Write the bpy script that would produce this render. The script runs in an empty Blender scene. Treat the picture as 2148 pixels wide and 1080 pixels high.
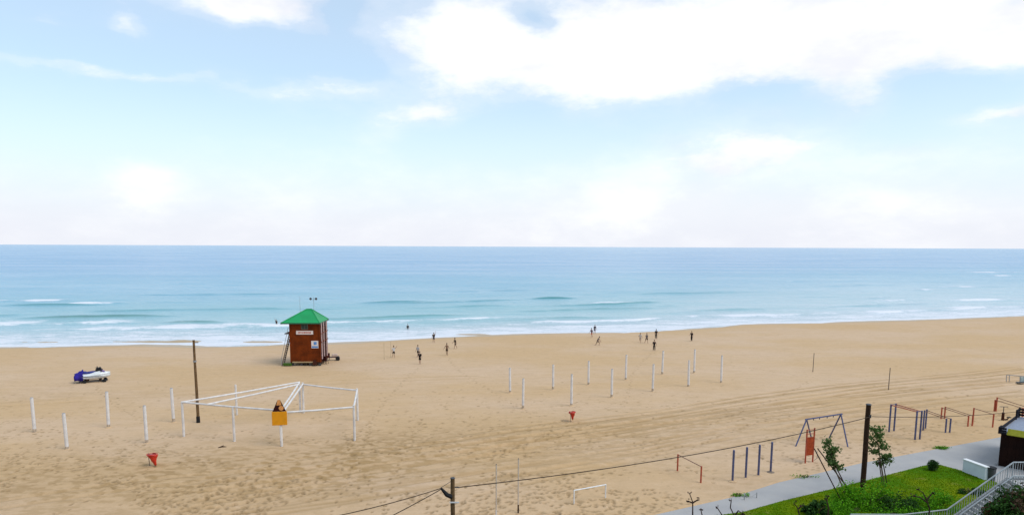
import bpy, bmesh, math, random
import numpy as np
from mathutils import Matrix, Vector

random.seed(7)
rng = np.random.default_rng(11)
R = math.radians
scene = bpy.context.scene
col = scene.collection

# ------------------------------------------------------------------ camera
CAM_H, PITCH, ROLL = 16.0, 7.72, 0.24
F_PX, W_PX, PPX, PPY = 1468.0, 2148.0, 1074.0, 716.0      # lens in photograph pixels
cam_data = bpy.data.cameras.new('camera')
cam = bpy.data.objects.new('camera', cam_data)
col.objects.link(cam)
CAM_M = (Matrix.Translation((0, 0, CAM_H)) @ Matrix.Rotation(R(90 - PITCH), 4, 'X')
         @ Matrix.Rotation(R(ROLL), 4, 'Z'))
cam.matrix_world = CAM_M
cam_data.sensor_width = 36.0
cam_data.lens = F_PX / W_PX * 36.0
cam_data.shift_y = (PPY - 540.0) / W_PX
cam_data.clip_start = 0.5
cam_data.clip_end = 150000.0
scene.camera = cam
CR = CAM_M.to_3x3()


def ray(px, py):
    return CR @ Vector(((px - PPX) / F_PX, (PPY - py) / F_PX, -1.0))


def G(px, py, z=0.0):
    """ground point seen at a photograph pixel, on the level z"""
    d = ray(px, py)
    k = (z - CAM_H) / d.z
    return Vector((d.x * k, d.y * k, z))


def PY(px, py, y):
    """point seen at a photograph pixel, y metres out from the camera"""
    d = ray(px, py)
    k = y / d.y
    return Vector((d.x * k, y, CAM_H + d.z * k))


# ------------------------------------------------------------------ node helper
class E:
    """tiny expression wrapper over shader math nodes"""
    nt = None

    def __init__(self, s):
        self.s = s

    @staticmethod
    def op(name, *a, clamp=False):
        n = E.nt.nodes.new('ShaderNodeMath')
        n.operation = name
        n.use_clamp = clamp
        for i, v in enumerate(a):
            if isinstance(v, E):
                E.nt.links.new(v.s, n.inputs[i])
            else:
                n.inputs[i].default_value = v
        return E(n.outputs[0])

    def __add__(s, o): return E.op('ADD', s, o)
    __radd__ = __add__
    def __sub__(s, o): return E.op('SUBTRACT', s, o)
    def __rsub__(s, o): return E.op('SUBTRACT', o, s)
    def __mul__(s, o): return E.op('MULTIPLY', s, o)
    __rmul__ = __mul__
    def __truediv__(s, o): return E.op('DIVIDE', s, o)


def smooth(x, a, b, lo=0.0, hi=1.0):
    n = E.nt.nodes.new('ShaderNodeMapRange')
    n.interpolation_type = 'SMOOTHSTEP'
    E.nt.links.new(x.s, n.inputs[0])
    for i, v in zip((1, 2, 3, 4), (a, b, lo, hi)):
        n.inputs[i].default_value = v
    return E(n.outputs[0])


def noise(vec, scale, detail=3.0, rough=0.55, dist=0.0):
    n = E.nt.nodes.new('ShaderNodeTexNoise')
    n.inputs['Scale'].default_value = scale
    n.inputs['Detail'].default_value = detail
    n.inputs['Roughness'].default_value = rough
    n.inputs['Distortion'].default_value = dist
    if vec is not None:
        E.nt.links.new(vec, n.inputs['Vector'])
    return E(n.outputs[0])


def mapping(vec, scale=(1, 1, 1), rot=(0, 0, 0)):
    n = E.nt.nodes.new('ShaderNodeMapping')
    n.inputs['Scale'].default_value = scale
    n.inputs['Rotation'].default_value = rot
    E.nt.links.new(vec, n.inputs['Vector'])
    return n.outputs[0]


def mixc(fac, a, b):
    n = E.nt.nodes.new('ShaderNodeMix')
    n.data_type = 'RGBA'
    if isinstance(fac, E):
        E.nt.links.new(fac.s, n.inputs[0])
    else:
        n.inputs[0].default_value = fac
    for i, v in ((6, a), (7, b)):
        if isinstance(v, (tuple, list)):
            n.inputs[i].default_value = (*v[:3], 1)
        else:
            E.nt.links.new(v, n.inputs[i])
    return n.outputs[2]


def attr(name):
    n = E.nt.nodes.new('ShaderNodeAttribute')
    n.attribute_name = name
    return E(n.outputs['Fac'])


# ------------------------------------------------------------------ world: bright, half-cloudy sky
SUN_AZ, SUN_EL = 118.0, 52.0      # sun behind thin cloud, high to the right of the viewpoint
world = bpy.data.worlds.new('World')
scene.world = world
world.use_nodes = True
wt = world.node_tree
wt.nodes.clear()
E.nt = wt
out = wt.nodes.new('ShaderNodeOutputWorld')
sky = wt.nodes.new('ShaderNodeTexSky')
sky.sky_type = 'NISHITA'
sky.sun_disc = False
sky.sun_elevation = R(SUN_EL)
sky.sun_rotation = R(SUN_AZ)
sky.altitude = 10
sky.air_density = 1.0
sky.dust_density = 0.6
sky.ozone_density = 1.6
bg_sky = wt.nodes.new('ShaderNodeBackground')
bg_sky.inputs[1].default_value = 0.14
tint = wt.nodes.new('ShaderNodeMix')
tint.data_type = 'RGBA'
tint.blend_type = 'MULTIPLY'
tint.inputs[0].default_value = 1.0
tint.inputs[7].default_value = (0.88, 1.05, 1.12, 1)
wt.links.new(sky.outputs[0], tint.inputs[6])
wt.links.new(tint.outputs[2], bg_sky.inputs[0])
tc = wt.nodes.new('ShaderNodeTexCoord')
gen = tc.outputs['Generated']
sep = wt.nodes.new('ShaderNodeSeparateXYZ')
wt.links.new(gen, sep.inputs[0])
vx, vy, vz = (E(sep.outputs[i]) for i in range(3))
az = E.op('ARCTAN2', vx, vy) * 57.2958
el = E.op('ARCSINE', vz) * 57.2958
stretch = mapping(gen, (1, 1, 2.6))
wob1 = noise(stretch, 5.0, 5, 0.6) - 0.5
wob2 = noise(mapping(gen, (1.3, 1.3, 3.2), (0.4, 0.2, 1.0)), 6.0, 5, 0.6) - 0.5
fine = noise(mapping(gen, (1, 1, 2.2), (0.1, 0.3, 0.4)), 11.0, 7, 0.62) - 0.5
azw = az + wob1 * 6.0
elw = el + wob2 * 3.0


def sky_angles(px, py):
    d = ray(px, py).normalized()
    return math.degrees(math.atan2(d.x, d.y)), math.degrees(math.asin(d.z))


field = (noise(mapping(gen, (1, 1, 3.0)), 2.6, 3, 0.5) - 0.5) * 0.6 + fine * 1.45
# cloud banks (+) and open sky (-), by photograph position: centre, half sizes, weight
BLOBS = [(540, 5, 170, 62, 1.1), (1000, 80, 230, 115, 1.2), (1330, 110, 330, 120, 1.25),
         (1760, 70, 420, 110, 1.1), (1800, 190, 100, 70, .6), (2140, 70, 220, 120, .7),
         (1640, 290, 150, 40, .95), (1450, 345, 240, 55, .8), (1330, 430, 330, 60, .7),
         (900, 245, 110, 30, .95), (660, 190, 170, 32, .8), (285, 388, 75, 44, 1.0), (250, 402, 60, 20, .5), (238, 42, 46, 36, 1.15),
         (220, 152, 240, 13, .9), (90, 27, 70, 16, .9), (2090, 236, 120, 18, .8), (1900, 330, 220, 26, .45),
         (790, 275, 60, 40, .7), (1900, 440, 300, 40, .5), (470, 30, 40, 50, .6),
         (640, 118, 200, 50, -1.0), (722, 15, 34, 50, -.9), (150, 60, 240, 85, -.75), (2030, 190, 90, 30, -.5), (260, 260, 360, 90, -.55),
         (1120, 275, 320, 60, -.75), (1600, 195, 130, 34, -.9), (1950, 190, 110, 52, -.9),
         (1130, 50, 60, 45, -.95), (1800, 270, 200, 40, -.4)]
for bx_, by_, rx_, ry_, w_ in BLOBS:
    a0, e0 = sky_angles(bx_, by_)
    k = math.degrees(1 / F_PX)
    q1 = (azw - a0) * (1 / (rx_ * k * 0.8))
    q2 = (elw - e0) * (1 / (ry_ * k * 0.8))
    q = q1 * q1 + q2 * q2
    field = field + E.op('EXPONENT', q * -1.0) * w_
mask = smooth(field, -0.38, 1.12)
thin = smooth(field, -1.0, 0.4, 0.0, 0.55)
veil = smooth(el, 1.0, 13.0, 0.98, 0.46)                # thin high cloud, thicker towards the horizon
fac = E.op('MAXIMUM', E.op('MAXIMUM', mask * 0.98, veil), thin)
bg_cloud = wt.nodes.new('ShaderNodeBackground')
cl = mixc(smooth(el, 0.5, 8.0), (0.700, 0.718, 0.785), (0.70, 0.80, 0.845))
lum = noise(mapping(gen, (1, 1, 2.4), (0.3, 0.1, 0.9)), 4.5, 5, 0.6)
cl = mixc(mask, cl, mixc(smooth(lum, 0.33, 0.58), (0.755, 0.765, 0.815), (0.90, 0.90, 0.90)))
veil = veil * 0.98
wt.links.new(cl, bg_cloud.inputs[0])
bg_cloud.inputs[1].default_value = 1.0
mixw = wt.nodes.new('ShaderNodeMixShader')
wt.links.new(fac.s, mixw.inputs[0])
wt.links.new(bg_sky.outputs[0], mixw.inputs[1])
wt.links.new(bg_cloud.outputs[0], mixw.inputs[2])
wt.links.new(mixw.outputs[0], out.inputs[0])

# ------------------------------------------------------------------ sun (veiled by cloud: wide and weak)
sl = bpy.data.lights.new('sun', 'SUN')
sl.energy = 1.5
sl.angle = R(34)
sl.color = (1.0, 0.96, 0.89)
so = bpy.data.objects.new('sun', sl)
col.objects.link(so)
sd = Vector((math.sin(R(SUN_AZ)) * math.cos(R(SUN_EL)), math.cos(R(SUN_AZ)) * math.cos(R(SUN_EL)), math.sin(R(SUN_EL))))
so.rotation_euler = sd.to_track_quat('Z', 'Y').to_euler()
so.location = sd * 200

vs = scene.view_settings
vs.view_transform = 'Standard'
vs.look = 'None'
vs.exposure = 0.30
vs.gamma = 1.0
vs.use_curve_mapping = False
scene.cycles.use_denoising = True
scene.cycles.max_bounces = 6

# ------------------------------------------------------------------ materials
MATS = {}


def new_mat(name):
    m = bpy.data.materials.new(name)
    m.use_nodes = True
    E.nt = m.node_tree
    b = m.node_tree.nodes['Principled BSDF']
    return m, b


def simple(name, c, rough=0.6, var=0.25, scale=6.0, bump=0.0, metal=0.0, sss=None):
    """one real colour with grain and wear from object-space noise"""
    if name in MATS:
        return MATS[name]
    m, b = new_mat(name)
    t = m.node_tree.nodes.new('ShaderNodeTexCoord').outputs['Object']
    n1 = noise(t, scale, 4, 0.6)
    dark = tuple(x * (1 - var) for x in c)
    lite = tuple(min(1, x * (1 + var * 0.6)) for x in c)
    cc = mixc(smooth(n1, 0.3, 0.7), dark, lite)
    m.node_tree.links.new(cc, b.inputs['Base Color'])
    b.inputs['Roughness'].default_value = rough
    b.inputs['Metallic'].default_value = metal
    b.inputs['Specular IOR Level'].default_value = 0.12 if rough > 0.55 else 0.4
    if bump:
        bp = m.node_tree.nodes.new('ShaderNodeBump')
        bp.inputs['Strength'].default_value = bump
        bp.inputs['Distance'].default_value = 0.05
        m.node_tree.links.new(noise(t, scale * 4, 3).s, bp.inputs['Height'])
        m.node_tree.links.new(bp.outputs[0], b.inputs['Normal'])
    MATS[name] = m
    return m


def leaf_mat(name, c1, c2, trans=0.35):
    if name in MATS:
        return MATS[name]
    m, b = new_mat(name)
    nt = m.node_tree
    t = nt.nodes.new('ShaderNodeTexCoord').outputs['Object']
    g = nt.nodes.new('ShaderNodeNewGeometry')
    rnd = E(g.outputs['Random Per Island'])
    f = smooth(noise(t, 2.2, 3) * 0.6 + rnd * 0.5, 0.25, 0.85)
    cc = mixc(f, c1, c2)
    nt.links.new(cc, b.inputs['Base Color'])
    b.inputs['Roughness'].default_value = 0.6
    b.inputs['Specular IOR Level'].default_value = 0.12
    tr = nt.nodes.new('ShaderNodeBsdfTranslucent')
    nt.links.new(cc, tr.inputs[0])
    mx = nt.nodes.new('ShaderNodeMixShader')
    mx.inputs[0].default_value = trans
    o = nt.nodes['Material Output']
    nt.links.new(b.outputs[0], mx.inputs[1])
    nt.links.new(tr.outputs[0], mx.inputs[2])
    nt.links.new(mx.outputs[0], o.inputs[0])
    MATS[name] = m
    return m


M_white = simple('white_paint', (0.78, 0.77, 0.76), 0.5, 0.1, 3.0)
M_whitepost = simple('weathered_white_paint', (0.70, 0.66, 0.63), 0.6, 0.14, 2.0)
M_wood = simple('pole_wood', (0.16, 0.095, 0.045), 0.8, 0.35, 5.0, 0.3)
M_darkwood = simple('creosoted_wood', (0.045, 0.022, 0.013), 0.85, 0.35, 5.0, 0.3)
M_black = simple('black_rubber', (0.02, 0.02, 0.022), 0.6)
M_iron = simple('dark_iron', (0.06, 0.06, 0.065), 0.5)
M_blue = simple('blue_steel_paint', (0.085, 0.095, 0.19), 0.5, 0.3, 4.0)
M_red = simple('orange_red_steel_paint', (0.42, 0.075, 0.035), 0.5, 0.25, 4.0)
M_redboard = simple('orange_red_board', (0.36, 0.06, 0.02), 0.6, 0.25, 5.0)
M_bar = simple('worn_bar_steel', (0.22, 0.10, 0.07), 0.5, 0.3, 5.0)
M_grey = simple('galvanised_grey', (0.30, 0.30, 0.30), 0.5, 0.2)
M_postgrey = simple('grey_brown_post', (0.22, 0.17, 0.13), 0.8, 0.25)
M_wire = simple('cable_black', (0.07, 0.045, 0.03), 0.7)
M_rail = simple('railing_white', (0.40, 0.43, 0.44), 0.45, 0.12)
M_concrete = simple('concrete', (0.42, 0.41, 0.40), 0.85, 0.15, 1.5, 0.2)
M_wallwhite = simple('white_render', (0.66, 0.70, 0.74), 0.8, 0.08, 1.2)
M_cabin = simple('red_brown_timber', (0.165, 0.029, 0.003), 0.65, 0.38, 0.9, 0.1)
M_cabindark = simple('dark_red_brown_timber', (0.06, 0.018, 0.01), 0.7, 0.3, 1.5)
M_roofgreen = simple('green_sheet_roof', (0.005, 0.30, 0.085), 0.5, 0.12, 0.8)
M_orange = simple('orange_sign_paint', (0.74, 0.29, 0.002), 0.5, 0.1, 2.0)
M_signdark = simple('dark_brown_print', (0.035, 0.006, 0.006), 0.6)
M_signpale = simple('pale_orange_print', (0.68, 0.30, 0.10), 0.6)
M_tealglass = simple('window_glass', (0.03, 0.05, 0.045), 0.1)
M_signwhite = simple('white_sign_plate', (0.75, 0.66, 0.62), 0.5, 0.08)
M_signblue = simple('blue_sign_print', (0.10, 0.25, 0.55), 0.5)
M_redtext = simple('red_lettering', (0.5, 0.10, 0.06), 0.5)
M_bagred = simple('red_plastic', (0.62, 0.035, 0.015), 0.4, 0.25, 8.0)
M_kiosk = simple('dark_brown_cladding', (0.014, 0.004, 0.002), 0.75, 0.5, 1.0)
M_kioskblack = simple('black_slat_paint', (0.010, 0.008, 0.014), 0.7)
M_yellow = simple('olive_yellow_fascia', (0.30, 0.29, 0.03), 0.7, 0.15)
M_roofgrey = simple('grey_roof_membrane', (0.27, 0.30, 0.37), 0.8, 0.15)
M_bark = simple('young_bark', (0.12, 0.08, 0.05), 0.85, 0.3)
M_twig = simple('dry_twig', (0.055, 0.03, 0.025), 0.85, 0.3)
M_leaf = leaf_mat('leaf_mid', (0.055, 0.11, 0.02), (0.16, 0.235, 0.075))
M_leafbright = leaf_mat('leaf_bright', (0.045, 0.19, 0.003), (0.17, 0.44, 0.012))
M_leafdark = leaf_mat('leaf_dark', (0.010, 0.04, 0.007), (0.05, 0.13, 0.02))
M_leafbrown = leaf_mat('leaf_brown', (0.04, 0.03, 0.018), (0.20, 0.12, 0.075))
M_leafred = leaf_mat('leaf_rust', (0.09, 0.025, 0.012), (0.20, 0.07, 0.03))
M_jetwhite = simple('white_gelcoat', (0.68, 0.70, 0.70), 0.25, 0.08, 2.0)
M_jetblue = simple('blue_cover_cloth', (0.03, 0.02, 0.24), 0.6, 0.3, 3.0)
M_jetnavy = simple('navy_vinyl', (0.02, 0.03, 0.20), 0.5, 0.3)
M_violet = simple('violet_plastic', (0.16, 0.09, 0.28), 0.4, 0.2)

# sand ------------------------------------------------------------
def sand_material():
    m, b = new_mat('beach_sand')
    nt = m.node_tree
    t = nt.nodes.new('ShaderNodeTexCoord').outputs['Object']
    big = noise(mapping(t, (1, 1.8, 1), (0, 0, -0.2)), 0.035, 4, 0.55)
    mid = noise(mapping(t, (0.6, 1.7, 1), (0, 0, -0.22)), 0.55, 5, 0.65)
    fin = noise(t, 4.0, 4, 0.7)
    cc = mixc(smooth(big, 0.35, 0.65), (0.565, 0.372, 0.196), (0.60, 0.418, 0.268))
    cc = mixc(smooth(mid, 0.35, 0.8) * 0.5, cc, (0.475, 0.312, 0.165))
    cc = mixc(smooth(fin, 0.45, 0.85) * 0.35, cc, (0.38, 0.27, 0.155))
    spk = noise(mapping(t, (0.8, 1.0, 1)), 1.6, 4, 0.75)
    cc = mixc(smooth(spk, 0.56, 0.72) * 0.55, cc, (0.33, 0.225, 0.12))
    cc = mixc(smooth(spk, 0.44, 0.30) * 0.45, cc, (0.66, 0.475, 0.315))
    tr = attr('track')
    cc = mixc(E.op('MINIMUM', tr * smooth(mid, 0.2, 0.6, 0.35, 1.0), 1.0), cc, (0.36, 0.225, 0.10))
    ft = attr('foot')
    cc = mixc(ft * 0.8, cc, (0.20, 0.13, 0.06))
    wet = attr('wet')
    wn = smooth(wet + (noise(t, 0.25, 3) - 0.5) * 0.5, 0.3, 0.8)
    cc = mixc(wn * 0.75, cc, (0.40, 0.295, 0.175))
    nt.links.new(cc, b.inputs['Base Color'])
    rr = smooth(wn, 0.0, 1.0, 0.95, 0.42)
    nt.links.new(rr.s, b.inputs['Roughness'])
    b.inputs['Specular IOR Level'].default_value = 0.25
    bp = nt.nodes.new('ShaderNodeBump')
    bp.inputs['Strength'].default_value = 0.8
    bp.inputs['Distance'].default_value = 0.10
    h = mid * 0.7 + fin * 0.3
    nt.links.new(h.s, bp.inputs['Height'])
    nt.links.new(bp.outputs[0], b.inputs['Normal'])
    return m


def sea_material():
    m, b = new_mat('sea_water')
    nt = m.node_tree
    t = nt.nodes.new('ShaderNodeTexCoord').outputs['Object']
    dep = attr('depth')          # 0 at the waterline .. 1 in deep water
    fo = attr('foam')
    face = attr('face')
    patch = noise(mapping(t, (0.25, 1, 1), (0, 0, -0.25)), 0.02, 4, 0.6)
    shallow = mixc(smooth(dep, 0.02, 0.16), (0.38, 0.45, 0.47), (0.235, 0.45, 0.48))
    cc = mixc(smooth(dep + (patch - 0.5) * 0.25, 0.12, 0.62), shallow, (0.165, 0.38, 0.50))
    cc = mixc(smooth(dep, 0.6, 1.0) * smooth(patch, 0.3, 0.7, 0.75, 1.0), cc, (0.120, 0.30, 0.50))
    cc = mixc(face * 0.9, cc, (0.03, 0.17, 0.15))
    mk = attr('milky_reflect')  # aerated water, plus bright-cloud reflection painted into the base colour
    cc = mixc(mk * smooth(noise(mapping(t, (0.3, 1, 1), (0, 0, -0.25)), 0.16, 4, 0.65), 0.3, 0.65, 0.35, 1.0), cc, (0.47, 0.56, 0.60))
    # foam, broken up by noise
    f1 = noise(mapping(t, (0.35, 1.0, 1), (0, 0, -0.24)), 0.55, 6, 0.68)
    f2 = noise(mapping(t, (0.5, 1.3, 1), (0, 0, -0.2)), 2.4, 5, 0.7)
    fm = smooth(fo + (f1 - 0.5) * 1.7 + (f2 - 0.5) * 1.1, 0.30, 0.95)
    fm = fm * smooth(fo, 0.02, 0.15)
    cc = mixc(fm * 0.93, cc, (0.74, 0.74, 0.77))
    w1 = noise(mapping(t, (0.32, 1.0, 1), (0, 0, -0.22)), 0.42, 4, 0.6, 0.3)
    w2 = noise(mapping(t, (0.5, 1.0, 1), (0, 0, 0.1)), 1.7, 4, 0.65)
    w0 = noise(mapping(t, (0.25, 1.0, 1), (0, 0, -0.22)), 0.09, 3, 0.6)
    bp = nt.nodes.new('ShaderNodeBump')
    bp.inputs['Strength'].default_value = 0.9
    bp.inputs['Distance'].default_value = 1.0
    h = w1 * 0.40 + w2 * 0.11 + w0 * 0.75
    nt.links.new(h.s, bp.inputs['Height'])
    nt.nodes.remove(b)
    df = nt.nodes.new('ShaderNodeBsdfDiffuse')
    nt.links.new(cc, df.inputs[0])
    gl = nt.nodes.new('ShaderNodeBsdfGlossy')
    gl.inputs['Roughness'].default_value = 0.16
    gl.inputs[0].default_value = (0.9, 0.95, 1, 1)
    fr = nt.nodes.new('ShaderNodeFresnel')
    fr.inputs['IOR'].default_value = 1.333
    for n_ in (df, gl, fr):
        nt.links.new(bp.outputs[0], n_.inputs['Normal'])
    # a wave-roughened sea mirrors far less at a grazing view than a flat sheet would
    f_ = E(fr.outputs[0]) * smooth(patch, 0.32, 0.68, 0.58, 0.80) * (1.0 - fm * 0.9)
    mx = nt.nodes.new('ShaderNodeMixShader')
    nt.links.new(f_.s, mx.inputs[0])
    nt.links.new(df.outputs[0], mx.inputs[1])
    nt.links.new(gl.outputs[0], mx.inputs[2])
    nt.links.new(mx.outputs[0], nt.nodes['Material Output'].inputs[0])
    return m


def lawn_material():
    m, b = new_mat('lawn')
    nt = m.node_tree
    t = nt.nodes.new('ShaderNodeTexCoord').outputs['Object']
    cc = mixc(smooth(noise(t, 0.22, 4), 0.38, 0.62), (0.060, 0.155, 0.001), (0.165, 0.205, 0.001))
    cc = mixc(smooth(noise(t, 0.9, 5, 0.65), 0.56, 0.72) * 0.7, cc, (0.24, 0.20, 0.05))
    cc = mixc(smooth(noise(t, 9, 3), 0.4, 0.7) * 0.6, cc, (0.05, 0.125, 0.001))
    nt.links.new(cc, b.inputs['Base Color'])
    b.inputs['Roughness'].default_value = 0.9
    b.inputs['Specular IOR Level'].default_value = 0.05
    return m


def path_material():
    m, b = new_mat('grey_paving')
    nt = m.node_tree
    t = nt.nodes.new('ShaderNodeTexCoord').outputs['Object']
    cc = mixc(smooth(noise(t, 0.5, 4), 0.3, 0.7), (0.35, 0.335, 0.325), (0.405, 0.385, 0.365))
    cc = mixc(smooth(noise(t, 1.7, 6, 0.7), 0.52, 0.75) * 0.45, cc, (0.42, 0.36, 0.28))
    cc = mixc(smooth(noise(t, 25, 3), 0.45, 0.7) * 0.25, cc, (0.27, 0.27, 0.28))
    nt.links.new(cc, b.inputs['Base Color'])
    b.inputs['Roughness'].default_value = 0.85
    return m


def soil_material():
    m, b = new_mat('hillside_soil')
    nt = m.node_tree
    t = nt.nodes.new('ShaderNodeTexCoord').outputs['Object']
    cc = mixc(smooth(noise(t, 0.8, 5), 0.35, 0.7), (0.045, 0.04, 0.022), (0.085, 0.10, 0.03))
    cc = mixc(smooth(noise(t, 5, 5), 0.5, 0.75), cc, (0.12, 0.085, 0.055))
    nt.links.new(cc, b.inputs['Base Color'])
    b.inputs['Roughness'].default_value = 0.95
    return m


M_sand, M_sea, M_lawn, M_path, M_soil = sand_material(), sea_material(), lawn_material(), path_material(), soil_material()


# ------------------------------------------------------------------ mesh builder
class MB:
    def __init__(s):
        s.v, s.f, s.sm = [], [], False

    def add(s, vs_, fs_):
        o = len(s.v)
        s.v += [tuple(v) for v in vs_]
        s.f += [tuple(i + o for i in f) for f in fs_]
        return s

    def box(s, c, size, rz=0.0, rx=0.0, ry=0.0, taper=1.0):
        m = Matrix.Translation(c) @ Matrix.Rotation(rz, 4, 'Z') @ Matrix.Rotation(ry, 4, 'Y') @ Matrix.Rotation(rx, 4, 'X')
        hx, hy, hz = (q / 2 for q in size)
        vv = []
        for z in (-1, 1):
            k = taper if z > 0 else 1.0
            for x, y in ((-1, -1), (1, -1), (1, 1), (-1, 1)):
                vv.append(m @ Vector((x * hx * k, y * hy * k, z * hz)))
        return s.add(vv, [(3, 2, 1, 0), (4, 5, 6, 7), (0, 1, 5, 4), (1, 2, 6, 5), (2, 3, 7, 6), (3, 0, 4, 7)])

    def bevbox(s, c, size, bev, rz=0.0, ry=0.0, rx=0.0):
        bm = bmesh.new()
        bmesh.ops.create_cube(bm, size=1.0)
        for v in bm.verts:
            v.co = Vector((v.co.x * size[0], v.co.y * size[1], v.co.z * size[2]))
        bmesh.ops.bevel(bm, geom=bm.edges[:], offset=bev, segments=2, affect='EDGES', profile=0.5)
        m = Matrix.Translation(c) @ Matrix.Rotation(rz, 4, 'Z') @ Matrix.Rotation(ry, 4, 'Y') @ Matrix.Rotation(rx, 4, 'X')
        bm.verts.index_update()
        s.add([m @ v.co for v in bm.verts], [[v.index for v in f.verts] for f in bm.faces])
        bm.free()
        return s

    def tube(s, pts, rad, n=8, cap=True):
        pts = [Vector(p) for p in pts]
        if not isinstance(rad, (list, tuple)):
            rad = [rad] * len(pts)
        o = len(s.v)
        ref = None
        for i, p in enumerate(pts):
            d = (pts[min(i + 1, len(pts) - 1)] - pts[max(i - 1, 0)]).normalized()
            if ref is None:
                ref = Vector((0, 0, 1)) if abs(d.z) < 0.9 else Vector((1, 0, 0))
            a = d.cross(ref).normalized()
            b_ = d.cross(a).normalized()
            ref = a.cross(d) if True else ref
            for k in range(n):
                t = 2 * math.pi * k / n
                s.v.append(tuple(p + (a * math.cos(t) + b_ * math.sin(t)) * rad[i]))
        for i in range(len(pts) - 1):
            for k in range(n):
                k2 = (k + 1) % n
                s.f.append((o + i * n + k, o + i * n + k2, o + (i + 1) * n + k2, o + (i + 1) * n + k))
        if cap:
            s.f.append(tuple(o + k for k in reversed(range(n))))
            s.f.append(tuple(o + (len(pts) - 1) * n + k for k in range(n)))
        return s

    def loft(s, rings, close=True):
        n = len(rings[0])
        o = len(s.v)
        for r_ in rings:
            s.v += [tuple(p) for p in r_]
        for i in range(len(rings) - 1):
            for k in range(n if close else n - 1):
                k2 = (k + 1) % n
                s.f.append((o + i * n + k, o + i * n + k2, o + (i + 1) * n + k2, o + (i + 1) * n + k))
        if close:
            s.f.append(tuple(o + k for k in reversed(range(n))))
            s.f.append(tuple(o + (len(rings) - 1) * n + k for k in range(n)))
        return s

    def ball(s, c, r, n=10, m_=6):
        c = Vector(c)
        if not isinstance(r, (tuple, list)):
            r = (r, r, r)
        rings = []
        for i in range(m_ + 1):
            t = math.pi * min(max(i / m_, 0.03), 0.97)
            rings.append([c + Vector((r[0] * math.sin(t) * math.cos(2 * math.pi * k / n),
                                      r[1] * math.sin(t) * math.sin(2 * math.pi * k / n), r[2] * math.cos(t))) for k in range(n)])
        return s.loft(rings)

    def data(s, name):
        me = bpy.data.meshes.new(name)
        me.from_pydata(s.v, [], s.f)
        me.update()
        if s.sm:
            me.polygons.foreach_set('use_smooth', [True] * len(me.polygons))
        return me

    def build(s, name, mat, parent=None, loc=None, smooth_=False):
        s.sm = smooth_
        me = s.data(name)
        bm = bmesh.new()
        bm.from_mesh(me)
        bmesh.ops.recalc_face_normals(bm, faces=bm.faces[:])
        bm.to_mesh(me)
        bm.free()
        return link(name, me, mat, parent, loc)


def link(name, me, mat, parent=None, loc=None):
    o = bpy.data.objects.new(name, me)
    if mat and not me.materials:
        me.materials.append(mat)
    col.objects.link(o)
    if parent:
        o.parent = parent
    if loc is not None:
        o.location = loc
    return o


def tag(o, label=None, cat=None, group=None, kind=None):
    if label:
        o['label'] = label
    if cat:
        o['category'] = cat
    if group:
        o['group'] = group
    if kind:
        o['kind'] = kind
    return o


def thing(name, loc, label, cat, group=None, rz=0.0):
    o = bpy.data.objects.new(name, None)
    o.empty_display_size = 0.3
    col.objects.link(o)
    o.location = loc
    o.rotation_euler = (0, 0, rz)
    return tag(o, label, cat, group)


def grid_mesh(name, X, Y, Z, mat, attrs=None, smooth_=True):
    """X, Y, Z: rows x cols arrays"""
    nr, nc = X.shape
    me = bpy.data.meshes.new(name)
    co = np.stack([X, Y, Z], -1).reshape(-1, 3).astype(np.float32)
    idx = np.arange(nr * nc).reshape(nr, nc)
    q = np.stack([idx[:-1, :-1], idx[:-1, 1:], idx[1:, 1:], idx[1:, :-1]], -1).reshape(-1, 4)
    me.vertices.add(len(co))
    me.vertices.foreach_set('co', co.ravel())
    me.loops.add(q.size)
    me.loops.foreach_set('vertex_index', q.ravel().astype(np.int32))
    me.polygons.add(len(q))
    me.polygons.foreach_set('loop_start', np.arange(0, q.size, 4, dtype=np.int32))
    me.polygons.foreach_set('loop_total', np.full(len(q), 4, dtype=np.int32))
    me.polygons.foreach_set('use_smooth', np.full(len(q), smooth_, dtype=bool))
    me.update(calc_edges=True)
    for k, a in (attrs or {}).items():
        at = me.attributes.new(k, 'FLOAT', 'POINT')
        at.data.foreach_set('value', a.ravel().astype(np.float32))
    return link(name, me, mat)


def vnoise(x, y, seed=0):
    """cheap smooth value noise, numpy"""
    xi, yi = np.floor(x).astype(np.int64), np.floor(y).astype(np.int64)
    fx, fy = x - xi, y - yi
    fx, fy = fx * fx * (3 - 2 * fx), fy * fy * (3 - 2 * fy)

    def h(a, b):
        n = (a * 374761393 + b * 668265263 + seed * 974711) & 0x7fffffff
        n = ((n ^ (n >> 13)) * 1274126177) & 0x7fffffff
        return ((n ^ (n >> 16)) & 0xffff) / 65535.0
    return ((h(xi, yi) * (1 - fx) + h(xi + 1, yi) * fx) * (1 - fy) + (h(xi, yi + 1) * (1 - fx) + h(xi + 1, yi + 1) * fx) * fy)


def fbm(x, y, seed=0, oct_=4):
    s, a, t = 0, 1.0, 0
    for i in range(oct_):
        s = s + a * vnoise(x * 2 ** i, y * 2 ** i, seed + i)
        t += a
        a *= 0.5
    return s / t


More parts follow.
